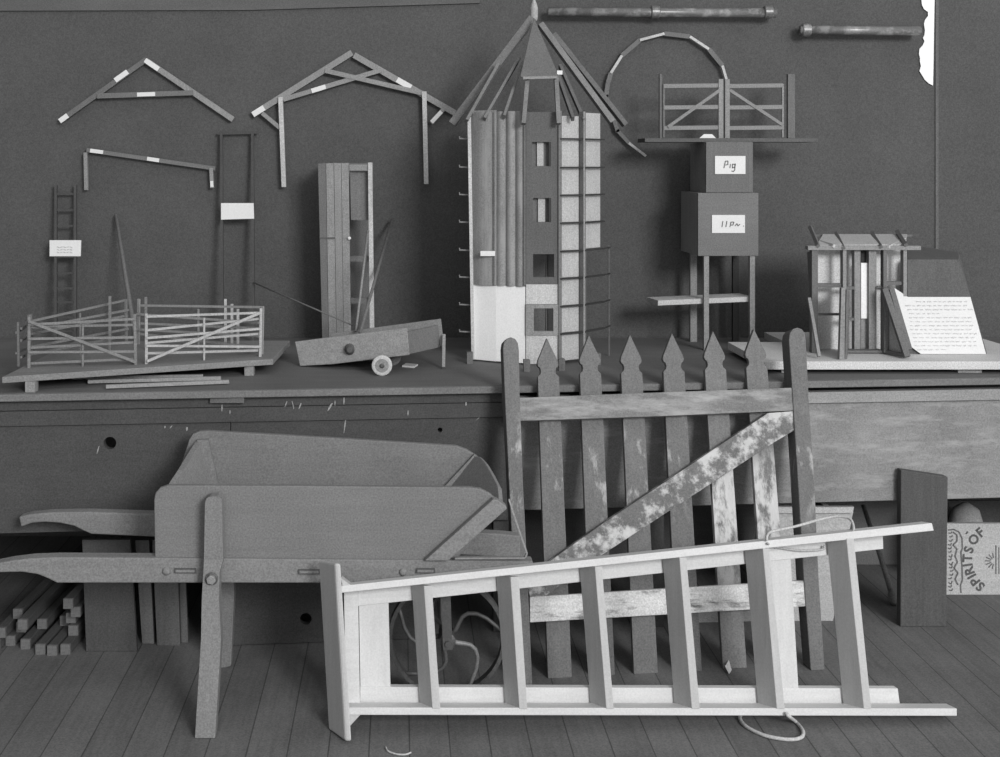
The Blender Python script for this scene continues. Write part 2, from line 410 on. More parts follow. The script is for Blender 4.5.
# near leg, splayed outward to its foot
lt, lb_ = N0 - .045, 3.555
def LD(y): return lb_ + (lt - .005 - lb_) * max(0, min(1, (738 - y) / (738 - 560)))
legm = MB()
for pts in ([(205, 503), (206.5, 498.5), (210, 496.5), (217, 496.5), (221, 498.5), (222, 503), (223, 560), (204, 560)],
            [(204, 560), (223, 560), (219.5, 572), (219, 600), (201.8, 600)], [(201.8, 600), (219, 600), (221, 640), (201, 640)], [(201, 640), (221, 640), (215, 738), (195, 738)]):
    front = [P(x, y, LD(y)) for x, y in pts]
    legm.loft(front, [p + V((0, .045, 0)) for p in front])
legm.build('leg', BARROWZ, bw)
fl2 = [P(x, y, 4.055 - .08 * max(0, (668.5 - y) / 128)) for x, y in ((215, 540), (234, 540), (234, 596), (231, 666), (226, 668.5), (218, 668.5), (218, 600))]
MB().prism(fl2, (0, .045, 0)).build('leg', BARROWZ, bw, bevel=.003)
# ironwork
def bolt(x, y, D, r, par, m=IRONL):
    return MB().lathe(P(x, y, D), (0, -1, 0), [(-.004, r), (.0, r), (.004, r * .92), (.008, r * .6), (.0095, r * .15)], 16).build('bolt', m, par, smooth=True)
bolt(166.5, 571, N0, .0135, bw, BARROWI); bolt(403, 572, N0, .0125, bw, BARROWI)
for x0, x1, y in ((174, 196, 571), (298, 320, 572), (416, 435, 571)):
    o = MB().prism([P(x, yy, N0 - .006) for x, yy in ((x0, y - 2.4), (x1, y - 2.4), (x1, y + 2.4), (x0, y + 2.4))], (0, .008, 0)).build('iron_strap', IRON, bw, bevel=.001)
    MB().prism([P(x, yy, N0 - .008) for x, yy in ((x0 + 1.5, y - 1.0), (x1 - 1.5, y - 1.0), (x1 - 1.5, y + 1.4), (x0 + 1.5, y + 1.4))], (0, .003, 0)).build('rod', BARROWI, o)
nd = LD(579) - .001
MB().lathe(P(211.5, 579, nd), (0, -1, 0), [(-.002, .020), (.003, .020), (.004, .017)], 16).build('washer', IRON, bw)
MB().lathe(P(211.5, 579, nd - .004), (0, -1, 0), [(0, .0145), (.012, .0145), (.013, .012)], 6).build('nut', IRONL, bw)
# iron stay round the nose
sp = [P(509, 499, N0 + .0), P(514, 515, N0 - .01), P(527, 553, N0 - .015), P(525, 557.5, N0 - .015), P(455, 558, N0 - .008)]
m = MB()
for a, b in zip(sp, sp[1:]): m.bar(a, b, .005, .012)
m.build('iron_stay', IRONL, bw)
# cast wheel with curved spokes
WC = P(447, 636, 3.85); R = WC.z - .001
wh = MB(); n = 40
ring = [WC + V((math.cos(k * 2 * math.pi / n), 0, math.sin(k * 2 * math.pi / n))) * (R - .006) for k in range(n)]
for k in range(n):
    a, b = ring[k], ring[(k + 1) % n]
    wh.bar(a, b + (b - a) * .02, .012, .034)
wo = wh.build('wheel', IRON, bw, merge=False)
MB().lathe(WC + V((0, -.05, 0)), (0, 1, 0), [(0, .014), (.005, .026), (.095, .026), (.1, .014)], 16).build('hub', IRON, wo, smooth=False)
for k in range(5):
    a = math.radians(100 + 72 * k); pts = []
    for i in range(9):
        f = i / 8; rr = .02 + (R - .028) * f; an = a + .42 * math.sin(f * math.pi * 1.4)
        pts.append(WC + V((math.cos(an) * rr, -.002, math.sin(an) * rr)))
    MB().tube(pts, .008, 8, .006).build('spoke', IRONL if k == 3 else IRON, wo, smooth=True)  # one spoke takes the lighter iron tone
MB().tube([V((WC.x, N0 + .045, WC.z + .0)), V((WC.x, 4.0, WC.z))], .009, 10).build('axle', IRON, bw)
for D in (N0 + .056, 3.955):
    MB().bar(V((WC.x, D, WC.z - .02)), V((WC.x - .01, D, .445)), .03, .008).build('axle_bracket', IRON, bw)

# ================================================================ paling gate
GP = Plane((.41, 3.92, 0), (-.12, 1, -.3)); gn = GP.n
gate = thing('paling_gate', 'weathered picket gate with pointed palings and a flaking diagonal brace, leaning against the workbench', 'gate', (.9, 4.0, 0))
def gpoly(pts, off, t): return MB().prism([GP.hit(x, y, off) for x, y in pts], gn * t)
ls = [(520, 686), (532.5, 686), (526.5, 550), (523, 480), (520, 400), (519, 350), (518, 343), (515.5, 339), (511, 337), (507, 338.5), (504, 342), (503, 348), (505, 400), (509, 480), (513, 560)]
gpoly(ls, -.005, .05).build('stile', GATE, gate, bevel=.003)
rs = [(811, 671), (825, 671), (819, 580), (814.5, 480), (809, 400), (806, 340), (805, 333), (802, 329), (797.5, 327.5), (793, 329), (790, 333), (789, 340), (793, 400), (798, 480), (804, 580)]
gpoly(rs, -.005, .065).build('stile', GATE, gate, bevel=.003)
gpoly([(518, 421), (518, 398), (640, 393), (796, 387.5), (796, 410.5), (640, 417)], 0, .04).build('rail', GATEX, gate, bevel=.002)
gpoly([(530, 622.5), (530, 597), (812, 580), (812, 606)], 0, .04).build('rail', GATEB, gate, bevel=.002)
gpoly([(530, 597), (526, 580), (559, 554.5), (600, 525.5), (768, 413), (795, 411), (795, 430), (775, 442), (599, 557), (545, 596.5)], .003, .034).build('brace', BRACE, gate, bevel=.002)
tops = [(547, 338), (589, 335), (630, 334.5), (672, 333), (713, 331), (754, 329)]
bots = [(560, 682), (603, 680), (646, 678.5), (690, 676), (735, 669), (779, 669)]
for i, ((tx, ty), (bx, by)) in enumerate(zip(tops, bots)):
    dx = (bx - tx) / (by - ty)
    prof = [(0, 0), (3.4, 8), (9.6, 22), (10.6, 26), (9.8, 28.5), (8.0, 30), (7.3, 33), (7.9, 36), (9.6, 37.6), (10.6, 39)]
    L_ = [(tx - a + dx * b, ty + b) for a, b in prof[1:]]; R_ = [(tx + a + dx * b, ty + b) for a, b in prof]
    pts = R_ + [(bx + 12, by), (bx - 12, by)] + L_[::-1]
    gpoly(pts, .042, .02).build('paling', GATED if i in (4, 5) else GATE, gate, bevel=.0015)

# ================================================================ step ladder on its side
LP = Plane((-.16, 3.53, 0), (-.06, 1, -.105)); ln = LP.n
lad = thing('stepladder', 'pale new wooden stepladder lying on its side in front of the gate', 'ladder', (.7, 3.6, 0))
BK = V((0, .070, -.016)); TB = V((-.037, .070, -.016))
def lpoly(pts, off, vec): return MB().prism([LP.hit(x, y, off) for x, y in pts], vec)
lpoly([(341, 593), (341, 586), (932, 523), (934, 530.7)], 0, BK).build('stringer', LADX, lad, bevel=.002)
lpoly([(344, 715), (344, 707.5), (957, 708.5), (957, 716)], 0, BK).build('stringer', LADX, lad, bevel=.002)
pl_ = [(345.5, 741.5), (352, 741.5), (341, 563.5), (335, 563.5)]
m = MB().prism([LP.hit(x, y, -.012) for x, y in pl_], TB * 1.35 + V((-.006, 0, 0))); m.build('top_board', LADZ, lad, bevel=.006)
tr = [((424, 432), 586, (432.5, 440.5)), ((510.5, 519), 577, (519.5, 527.5)), ((595, 602), 566.5, (606.5, 614)),
      ((679.5, 686.5), 557.5, (692, 700)), ((763, 769.5), 548.5, (777, 785)), ((846.5, 854), 538.5, (864, 871.5))]
for (a, b), y, (c, d) in tr:
    lpoly([(c, 709), (d, 709), (b, y), (a, y)], -.002, TB).build('tread', LADZ, lad, bevel=.0015)
# back frame
o1 = .080
lpoly([(358, 606.3), (358, 590), (883, 533.5), (883.5, 549)], o1, ln * .028).build('back_rail', LADX, lad, bevel=.002)
lpoly([(360, 703.5), (360, 687), (898, 688.5), (900, 704)], o1, ln * .028).build('back_rail', LADX, lad, bevel=.002)
lpoly([(360.5, 690), (390.5, 690), (388.5, 600), (359, 604)], o1 + .004, ln * .02).build('back_crosspiece', LADP, lad)
lpoly([(346, 703), (360, 703), (358, 590), (344, 591)], o1 - .012, ln * .022).build('back_cleat', LADX, lad)
lpoly([(777, 690), (798.5, 690), (790.5, 556), (768, 558)], o1 + .004, ln * .02).build('back_crosspiece', LADP, lad)
lpoly([(347, 714), (361, 714), (350, 726), (346, 728)], .004, BK * .9).build('bracket', LADZ, lad)
lpoly([(343, 588), (341, 578), (349, 584), (356, 587)], .004, BK * .9).build('bracket', LADZ, lad)

# cords
def smooth_path(pts, k=5):
    out = []
    for i in range(len(pts) - 1):
        p0, p1, p2, p3 = pts[max(i - 1, 0)], pts[i], pts[i + 1], pts[min(i + 2, len(pts) - 1)]
        for j in range(k):
            t = j / k
            out.append(.5 * ((2 * p1) + (p2 - p0) * t + (2 * p0 - 5 * p1 + 4 * p2 - p3) * t * t + (3 * p1 - p0 - 3 * p2 + p3) * t ** 3))
    return out + [pts[-1]]
cp = [LP.hit(767, 541, -.008), LP.hit(767, 536, -.004), LP.hit(772, 531.5, .03), LP.hit(795, 526.5, .07), LP.hit(820, 519.5, .1), LP.hit(838, 516.3, .1), LP.hit(850, 519, .08), LP.hit(853.5, 527, .05), LP.hit(853, 532, .02)]
tag(MB().tube(smooth_path(cp), .0042, 8).build('cord', ROPE, smooth=True), 'pale cord looped above the upper rail of the stepladder near its right end', 'cord')
cp = [LP.hit(768, 543.5, -.01), LP.hit(775, 547, .068), LP.hit(800, 550.5, .070), LP.hit(822, 549.5, .070), LP.hit(824, 546, .066)]
tag(MB().tube(smooth_path(cp), .0036, 8).build('cord', ROPE, smooth=True), 'thin cord strung along below the upper rail of the stepladder between its last two treads', 'cord')
g = lambda x, y, z=.006: PZ(x, y, z)
cp = [LP.hit(786, 713, -.008), LP.hit(789, 716.5, -.012), g(796, 722), g(803, 731), g(801, 737.5), g(788, 739.5), g(765, 735.5), g(747, 727), g(740, 719), g(741, 714.5)]
tag(MB().tube(smooth_path(cp), .0055, 8).build('cord', ROPE, smooth=True), 'white cord lying in a loop on the floor under the lower rail of the stepladder', 'cord')
cp = [g(386, 747, .003), g(388, 751, .003), g(396, 754, .003), g(405, 754.5, .003), g(411, 752.5, .003)]
tag(MB().tube(smooth_path(cp), .0026, 6).build('string_scrap', ROPE, smooth=True), 'short scrap of white string on the floor at the bottom edge of the photo', 'string')

# ================================================================ things on the floor, right
# thick plank standing on end
fz = [PZ(900.5, 627, 0), PZ(946.5, 627, 0)]
a, b = fz
m = MB().loft([a, b, P(948, 477, b.y + .002), P(901, 470, a.y + .002)], [p + V((0, .036, 0)) for p in (a, b, P(948, 477, b.y + .0), P(901, 470, a.y + .0))])
DB = mat('dark_block_wood', 85, 'z', .3, 9, .8, .15)
tag(m.build('plank', DB, bevel=.003), 'thick dark plank standing on end against the workbench at right', 'plank')
# printed crate
cr = thing('crate', 'pale wooden packing crate printed SPIRITS OF under the workbench at right edge', 'crate', P(985, 595, 4.74))
CD = 2040 / 430.
MB().prism([P(945, 595, CD), P(1062, 595, CD), P(1062, 523.5, CD), P(945, 523.5, CD)], (0, .02, 0)).build('front_panel', CRATE, cr, bevel=.002)
x0 = P(945, 595, CD).x; x1 = P(1062, 595, CD).x; z1 = P(945, 524.5, CD).z
MB().box(x0, x0 + .015, CD + .021, CD + .35, 0, z1).build('side_panel', CRATE, cr)
MB().box(x1 - .015, x1, CD + .021, CD + .35, 0, z1).build('side_panel', CRATE, cr)
MB().box(x0 + .016, x1 - .016, CD + .021, CD + .35, 0, .015).build('bottom', CRATE, cr)
MB().box(x0 + .016, x1 - .016, CD + .335, CD + .35, .016, z1).build('back_panel', mat('crate_inside_shade', 92, 'x', .2, 9), cr)  # back panel darker than the crate, painting in the shade inside
tm = MB()
cx, cy = 1002.5, 559.5
for ch, an in zip('SPIRITSOF', (-51, -39, -29, -19.5, -9, 2, 16, 35, 50.5)):
    an = math.radians(an); x = cx - 34.5 * math.cos(an); y = cy - 34.5 * math.sin(an)
    up = V((-math.cos(an), 0, math.sin(an))); xd = V((up.z, 0, -up.x))
    q = text_mb(ch, P(x, y, CD - .0015), xd, up, 13.0 * CD / F, .0015, (0, 1, 0)); tm.add(q.v, q.f)
scribble(tm, [(966, 534), (968, 531.5)], CD - .001, 1.6)
tm.build('stencilled_lettering', INKD, cr)
sm = MB()
for k in range(7):
    an = math.radians(100 + k * 27)
    scribble(sm, [(994 + 3 * math.cos(an), 561 + 3 * math.sin(an)), (994 + 9 * math.cos(an), 561 + 8 * math.sin(an))], CD - .001, 1.0)
scribble(sm, [(996, 545), (996, 574)], CD - .001, 1.0); scribble(sm, [(999, 547), (999, 574)], CD - .001, .8)
sm.build('printed_star', mat('crate_print', 112, None, .3, 80, .9), cr); sm = MB()
bd = [(948, 530), (954, 529.5), (959, 532), (962, 538), (962.5, 548), (961, 552), (962, 566), (962.5, 580), (960.5, 585), (961, 593)]
scribble(sm, bd, CD - .001, 1.4)
scribble(sm, [(953, 532), (957, 535), (957, 541), (953, 545), (957, 549), (955, 556), (957.5, 562), (954, 568), (958, 573), (955, 579), (958, 585)], CD - .001, 1.5)
for k in range(16):
    y = 533 + k * 3.8; x = 948 + random.random() * 2
    scribble(sm, [(x, y), (x + 2.4, y + 2 * random.random()), (x + 3.5, y - 1.5)], CD - .001, 1.1)
sm.build('printed_ornament', mat('crate_print', 112, None, .3, 80, .9), cr)
# sack or rag on the crate's back, under the bench
c = P(966, 512, 4.93)
mb_ = MB(); nx = 12; pts = []
prof = [(0, .02), (.03, .075), (.08, .085), (.115, .05), (.13, .01)]
mb_.lathe(V((c.x, 4.93, .017)), (0, 0, 1), [(0, .06), (.1, .075), (.2, .07), (.27, .05), (.295, .012)], 16)
tag(mb_.build('sack', mat('sacking', 165, None, .3, 12, .95), smooth=True), 'pale lumpy sack standing inside the printed crate under the workbench', 'sack')
# grey crate behind the gate
GD = PZ(815, 621, 0).y
cr2 = thing('crate', 'pale grey wooden crate standing behind the right post of the gate', 'crate', P(815, 621, GD))
CRZ = mat('crate_side', 178, 'x', .22, 8, .85, .15)
MB().prism([P(775, 621, GD), P(833, 621, GD), P(854, 507, GD + .003), P(775, 507, GD + .003)], (0, .018, 0)).build('front_panel', CRZ, cr2)
pz = P(775, 508, GD); MB().box(pz.x, pz.x + .015, GD + .022, GD + .25, 0, pz.z).build('side_panel', CRZ, cr2)
pz2 = P(832, 508, GD); MB().box(pz2.x - .02, pz2.x, GD + .022, GD + .25, 0, pz2.z).build('side_panel', CRZ, cr2)
MB().box(pz.x + .016, pz2.x - .021, GD + .235, GD + .25, 0, pz.z).build('back_panel', CRZ, cr2)
MB().bar(P(776, 510, GD - .012) + V((0, .004, 0)), P(853, 510, GD - .012) + V((0, .004, 0)), .022, .012).build('batten', CRATE, cr2)
# strip of wood lying behind the gate foot
q = [PZ(686, 623, .0), PZ(770, 621, .0)]
tag(MB().prism([q[0], q[1], q[1] + V((0, 0, .04)), q[0] + V((0, 0, .04))], (0, .06, 0)).build('batten', CRATEG), 'short pale batten lying on the floor behind the gate palings', 'batten')
# tool handle
hd = thing('mallet', 'long thin handled tool with a bulbous end leaning under the workbench beside the dark plank', 'tool', PZ(896, 606, 0))
MB().tube([P(863, 505, 4.83), P(880, 555, 4.72), P(892, 594, 4.665)], .0085, 10, .011).build('handle', BARROWI, hd, smooth=True)
e = PZ(896, 606, .006)
MB().lathe(P(891, 591, 4.67), (e - P(891, 591, 4.67)), [(0, .011), (.02, .018), (.045, .02), (.06, .013), (.064, .004)], 14).build('bulb', BARROWI, hd, smooth=True)
# chip
m = MB().prism([PZ(727, 662, .022), PZ(730, 672, .002), PZ(729, 674, .002), PZ(725, 666, .022)], (.008, .008, .004))
tag(m.build('wood_chip', LADP), 'small pale chip of wood on the floor among the gate foot palings', 'wood chip')

# ================================================================ things on the floor, left
def timber(x, k, D, ln_, label):
    """squared offcut, end grain at photo column x on layer k, length running back under the bench"""
    t = thing('timber_offcut', label, 'timber', V(((x - CX) / F * 4.16, D, k * .0365)), 'squared timber offcuts under the workbench')
    a = V(((x - CX) / F * 4.16, D, k * .0365 + .0005)); dx = V((.05, ln_, 0)); ww = .0335; hh = .0355
    c = [a, a + V((ww, 0, 0)), a + V((ww, 0, hh)), a + V((0, 0, hh))]
    MB().prism([p + dx * .012 for p in c], dx * .988).build('shaft', TIMB, t, bevel=.002)
    MB().prism(c, dx * .012).build('end_grain', TIMBE, t)
for x, k, D, ln_, lb in (
    (35, 0, 4.165, .8, 'leftmost of the three timber ends side by side on the floor beneath the barrow handle'),
    (47.5, 0, 4.155, .8, 'middle of the three timber ends side by side on the floor beneath the barrow handle'),
    (60, 0, 4.165, .8, 'rightmost of the three timber ends side by side on the floor beneath the barrow handle'),
    (-14, 0, 4.20, .8, 'squared timber on the floor at the far left of the offcut pile'),
    (-2, 0, 4.24, .8, 'squared timber on the floor second from the far left of the offcut pile'),
    (16, 0, 4.21, .8, 'squared timber on the floor left of the three floor timber ends'),
    (-10, 1, 4.22, .8, 'squared timber in the second layer at the far left edge of the offcut pile'),
    (6, 1, 4.27, .8, 'squared timber in the second layer above the left floor timbers'),
    (25, 1, 4.30, .8, 'squared timber in the second layer set back above the floor timber ends'),
    (46, 1, 4.33, .7, 'squared timber in the second layer set back in shade at the middle'),
    (62, 1, 4.24, .7, 'squared timber in the second layer at the right side of the pile'),
    (14, 2, 4.20, .85, 'squared timber lying high at the left of the offcut pile under the bench'),
    (0, 2, 4.3, .8, 'squared timber in the third layer near the far left of the pile'),
    (58, 2, 4.26, .6, 'squared timber in the third layer at the right of the pile'),
    (66, 3, 4.22, .6, 'short timber end above the right side of the offcut pile'),
    (60, 4, 4.2, .6, 'topmost timber end of the offcut pile just below the barrow handle')):
    timber(x, k, D, ln_, lb)

def board(pts, z0, t, m, label, lean=.02):
    a = [PZ(pts[0][0], pts[0][1], z0), PZ(pts[1][0], pts[1][1], z0)]
    D0, D1 = a[0].y, a[1].y
    top = [P(pts[2][0], pts[2][1], D1 + lean), P(pts[3][0], pts[3][1], D0 + lean)]
    f = a + top
    o = MB().prism(f, (0, t, 0)).build('board', m, bevel=.002)
    return tag(o, label, 'board', 'boards leaning on the bench behind the barrow')
board([(86, 652), (137, 652), (130, 540), (82, 540)], 0, .02, DARKB, 'wide dark board leaning on the bench behind the barrow, beside the timber pile', .03)
board([(142, 644), (154, 644), (149, 540), (135, 540)], 0, .03, mat('leaning_strip', 112, 'z', .25, 9), 'narrow light strip of wood leaning on the bench left of the barrow leg', .02)
board([(157, 646), (180, 646), (177, 540), (152, 540)], 0, .02, mat('leaning_plank', 100, 'z', .3, 9), 'medium plank with a chipped left edge leaning on the bench beside the barrow leg', .02)
board([(181, 643), (188, 643), (184, 540), (178, 540)], 0, .02, mat('leaning_lath', 104, 'z', .3, 9), 'thin lath leaning on the bench right next to the barrow leg', .02)

# ================================================================ hurdle pen on its base board, left end of the bench
ZP = .969
pen = thing('pen_base_board', 'low board on blocks carrying the model hurdle pen at left end of the workbench', 'board', (-.9, 4.45, ZB))
f0, f1 = PZ(2, 377, ZP), PZ(273, 359, ZP)
k0, k1 = V((f0.x + .02, 4.98, ZP)), V((f1.x + .02, 5.0, ZP))
MB().prism([f0, f1, k1, k0], (0, 0, -.022)).build('deck', mat('pen_deck', 128, 'x', .25, 9), pen, bevel=.002)
for x, D in ((30, 4.17), (249, 4.50), (60, 4.9), (230, 4.9)):
    c = P(x, 380, D); MB().box(c.x - .017, c.x + .017, D, D + .04, ZB, ZP - .022).build('foot_block', MODEL, pen)
def hurdle(a, b, hpost, rails, label, brace=None, mid=True, wr=.0085, m=mat('hurdle_pale_rail', 172, 'x', .25, 14), mz=mat('hurdle_pale_post', 170, 'z', .25, 14), wob=.017):
    """a, b: foot points; rails: heights"""
    a = V(a); b = V(b); d = (b - a).normalized(); n = V((-d.y, d.x, 0))
    if n.y > 0: n = -n
    t = thing('model_hurdle', label, 'hurdle', a, 'model hurdles of the little pen')
    a = a + d * .008; b = b - d * .008
    for q in (a, b): MB().bar(q, q + V((random.uniform(-.004, .004), 0, hpost)), .010, .008, n).build('post', mz, t)
    Lr = (b - a).length
    for i, z in enumerate(rails):
        za, zb = z + random.uniform(-wob, wob), z + random.uniform(-wob, wob)
        o_ = n * (.0085 if i % 2 else -.0085)
        MB().bar(a - d * .002 + V((0, 0, za)) + o_, b + d * .002 + V((0, 0, zb)) + o_, .0085, .006, n).build('rail', m, t)
    if mid:
        q = a + d * (Lr * .5); MB().bar(q + V((0, 0, .0)), q + V((0, 0, hpost * .86)), .007, .004, n).build('upright', mz, t)
    if brace:
        s_ = n * .017
        p, q = (a, b) if brace > 0 else (b, a)
        MB().bar(p + V((0, 0, .012)) + s_, q + V((0, 0, rails[-1] + .005)) + s_, .010, .006, n).build('brace', m, t)
A = PZ(24, 368, ZP); Fc = PZ(138, 364.5, ZP); F2 = PZ(144, 364, ZP); B = PZ(262, 356.5, ZP)
K = V(((130 - CX) / F * 4.9, 4.9, ZP)); K2 = V(((134 - CX) / F * 4.9, 4.9, ZP))
RL = [.030, .052, .078, .108, .138, .166]
RW = 'hurdle of the model pen'
mx_, mz_ = mat('hurdle_grey_rail', 128, 'x', .2, 14), mat('hurdle_grey_post', 126, 'z', .2, 14)
hurdle(A + V((.01, .0, 0)), Fc, .185, RL, 'front left ' + RW + ', grey rails with brace falling towards the middle post', brace=-1, m=mx_, mz=mz_)
hurdle(F2, B, .185, RL, 'front right ' + RW + ', bright rails with brace rising to the right end', brace=1)
hurdle(A + V((-.005, .05, 0)), K + V((-.01, 0, 0)), .185, [.03, .065, .10, .135, .172], 'back left ' + RW + ', running from left corner up to the middle', m=mx_, mz=mz_)
hurdle(K2 + V((.012, 0, 0)), B + V((.0, .05, 0)), .185, [.03, .065, .10, .135, .172], 'back right ' + RW + ', running from the middle to the right corner', m=mat('hurdle_mid_rail', 150, 'x', .2, 14), mz=mat('hurdle_mid_post', 150, 'z', .2, 14))
hurdle(V((A.x - .055, A.y + .28, ZP)), V((A.x - .03, A.y + .03, ZP)), .16, [.02, .05, .08, .11, .14], 'short dark end ' + RW + ' at its far left', mid=False, m=MODELDX, mz=MODELD)
# pegs standing in the pen
for i, (x, y, D) in enumerate(((225.5, 299, 4.82), (232, 304, 4.79), (238, 309, 4.77), (110, 296, 4.72), (146, 297, 4.75))):
    top = P(x, y, D)
    tag(MB().bar(V((top.x, D, ZP)), top, .010, .008).build('model_stake', mz_ if i > 2 else MODELL),
        ('tallest upright stake behind the right half of the model pen', 'middle upright stake behind the right half of the model pen', 'shortest upright stake behind the right half of the model pen',
         'upright stake inside the left half of the model pen', 'upright stake just right of the middle of the model pen')[i], 'stake', 'stakes in and behind the model pen')
# loose laths in front
for i, (a, b) in enumerate((((72, 377.5), (203, 376)), ((88, 381.5), (221, 378)), ((106, 386.5), (229, 381.5)))):
    pa, pb_ = PZ(a[0], a[1], ZB + .011), PZ(b[0], b[1], ZB + .011)
    tag(MB().bar(pa, pb_, .014, .012, (0, 0, 1)).build('loose_lath', LOOSE), ('rearmost of the three loose pale laths lying in front of the model pen', 'middle of the three loose pale laths lying in front of the model pen', 'front lath of the three lying loose before the model pen')[i], 'lath', 'loose laths before the model pen')
# tall pole leaning on the wall behind the pen
tag(MB().tube([P(137, 348, 5.1), P(116, 215, 5.47)], .011, 10, .008).build('pole', MODELD, smooth=True), 'dark slim pole leaning on the wall behind the model pen', 'pole')

# ================================================================ models hung on the wall
DW = WD - .035
def lab(par, a, b, D, w): return pb(a, b, D - .004, w, .004).build('paper_label', PAPER, par)
t = thing('model_roof_truss', 'plain roof truss model with one collar tie hung on wall at upper left', 'roof truss', P(146, 120, DW))
pb((60.5, 120.5), (146, 59.5), DW, 5, .02).build('rafter', MODELD, t); pb((147.5, 61.5), (233, 119.5), DW + .001, 5.5, .018).build('rafter', MODEL, t)
pb((97, 96), (193, 92.7), DW - .006, 5, .012).build('collar_tie', MODELDX, t)
lab(t, (59.5, 121.2), (67.5, 115.4), DW, 5); lab(t, (115, 80.5), (127.5, 71.6), DW, 5); lab(t, (145, 60), (158.5, 69.2), DW, 5); lab(t, (137, 94.6), (155, 94), DW - .006, 4)
t = thing('model_lean_to_truss', 'sloping beam with two short posts hung on the wall below the plain roof truss', 'frame model', P(150, 190, DW))
pb((86.5, 150), (215, 168.5), DW, 4, .018).build('beam', MODELDX, t)
pb((85.2, 152.5), (86, 190), DW - .006, 3.6, .018).build('post', MODEL, t); pb((211, 168), (212, 188), DW - .006, 3.6, .018).build('post', MODEL, t)
lab(t, (90, 150.5), (103, 152.2), DW, 3.8); lab(t, (147, 158.6), (159, 160.4), DW, 3.8); lab(t, (211.6, 181), (212, 187), DW - .006, 3)
t = thing('model_roof_truss', 'scissor roof truss model on two long posts hung on wall left of tower', 'roof truss', P(352, 186, DW))
pb((252.5, 114.8), (352, 52.5), DW, 6, .02).build('rafter', MODEL, t); pb((354, 55), (455, 113), DW + .001, 6, .018).build('rafter', MODEL, t)
pb((283, 99.5), (381, 70), DW - .006, 4.6, .014).build('scissor_tie', MODELX, t); pb((325, 70.5), (424, 93.5), DW - .009, 4.6, .014).build('scissor_tie', MODELX, t)
pb((280.4, 97), (283.8, 187), DW - .014, 4.4, .022).build('post', MODELL, t); pb((424.3, 91.5), (426.3, 184), DW - .014, 4.4, .022).build('post', MODELL, t)
pb((262, 113), (280, 128), DW - .004, 4, .014).build('brace', MODEL, t); pb((445, 107.5), (431, 123), DW - .004, 4, .014).build('brace', MODEL, t)
lab(t, (252.8, 114.6), (264, 107.6), DW, 5.6); lab(t, (311.5, 91), (325.5, 86.6), DW - .006, 4.6); lab(t, (397, 79.5), (411, 87.4), DW, 5.6); lab(t, (431.5, 122.2), (441.5, 111.5), DW - .004, 4)

# dark model ladder with a card
t = thing('model_ladder', 'small dark ladder model with a white card standing against the wall behind the pen', 'ladder model', P(66, 330, WD - .1))
def lad_pt(x, y): return P(x, y, WD - .03 - .12 * (y - 185) / 145)
dk = mat('very_dark_wood', 78, 'z', .2, 12)
za = F * .79 / (WD - .16) + CY
for x in (56, 75.5): MB().bar(lad_pt(x, 185), lad_pt(x, za - 3), .011, .018).build('rail', dk, t)
for y in (194, 210, 226, 241, 257, 273, 288, 302, 317, 331): MB().bar(lad_pt(57, y), lad_pt(75, y), .008, .01).build('rung', dk, t)
p = [lad_pt(50.5, 256), lad_pt(81.5, 256), lad_pt(82, 240), lad_pt(50.5, 240)]
card = MB().prism([q - V((0, .014, 0)) for q in p], (0, .003, 0)).build('card', PAPER, t)
sc = MB()
for k in range(3):
    y = 246.5 + k * 2.6
    for i in range(5):
        x = 58 + i * 3.2; sc.bar(lad_pt(x, y + (i % 2) * .6) - V((0, .016, 0)), lad_pt(x + 2.4, y + .8 - (i % 2) * .8) - V((0, .016, 0)), .003, .001)
sc.build('handwriting', mat('pale_pencil', 190, None, .1, 20, .9), card)
# thin dark frame with a card
t = thing('model_door_frame', 'tall thin dark frame with a blank white card against the wall right of the pen', 'frame model', P(238, 330, WD - .1))
def fr_pt(x, y): return P(x, y, WD - .03 - .12 * (y - 133) / 200)
for x in (221.5, 252.5): MB().bar(fr_pt(x, 133), fr_pt(x + 1, 342), .012, .018).build('upright', dk, t)
MB().bar(fr_pt(218, 133.5), fr_pt(258, 132.5), .012, .014).build('lintel', dk, t)
MB().prism([fr_pt(x, y) - V((0, .014, 0)) for x, y in ((221.5, 219.5), (254.5, 218.5), (254, 203), (221.5, 203))], (0, .003, 0)).build('card', PAPER, t)

# ================================================================ cupboard model
QD = 5.2
cb = thing('model_cupboard', 'tall narrow plank cupboard model with an open front standing behind the cart', 'cupboard model', PZ(345, 347.3, ZB))
yq = CY + F * (H - ZB) / QD
cw = [(318, 163.5), (326, 163.5), (334, 163), (341.5, 163), (349, 163)]
cbt = [(322.5, yq), (329, yq), (337, yq), (344, yq), (351.5, yq)]
for i in range(4):
    pp([cbt[i], (cbt[i + 1][0] - .4, yq), (cw[i + 1][0] - .4, cw[i + 1][1]), cw[i]], QD + (i % 2) * .003, .02).build('plank', MODEL if i % 2 else MODELD if i == 0 else mat('cupboard_plank', 140, 'z', .25, 12), cb)
pp([(370, yq), (374.5, yq), (372.2, 162.5), (368, 162.5)], QD - .008, .03).build('post', MODELL, cb)
pp(rect(349.5, 164.5, 368, 170.5), QD, .02).build('head_rail', MODELX, cb)
pp([(351, 220), (369, 220), (368.5, 171), (350, 171)], QD + .03, .012).build('upper_panel', mat('cupboard_panel', 116, 'z', .2, 10), cb)
pp(rect(350, 256, 370, 261.5), QD + .02, .015).build('rail', MODELD, cb); pp(rect(351, 298, 371, 303.5), QD + .02, .015).build('rail', MODELD, cb)
a, b = P(320, 163, QD), P(372, 163, QD)
MB().box(a.x, b.x, QD + .2, QD + .212, ZB, a.z).build('back_panel', MODELD, cb)
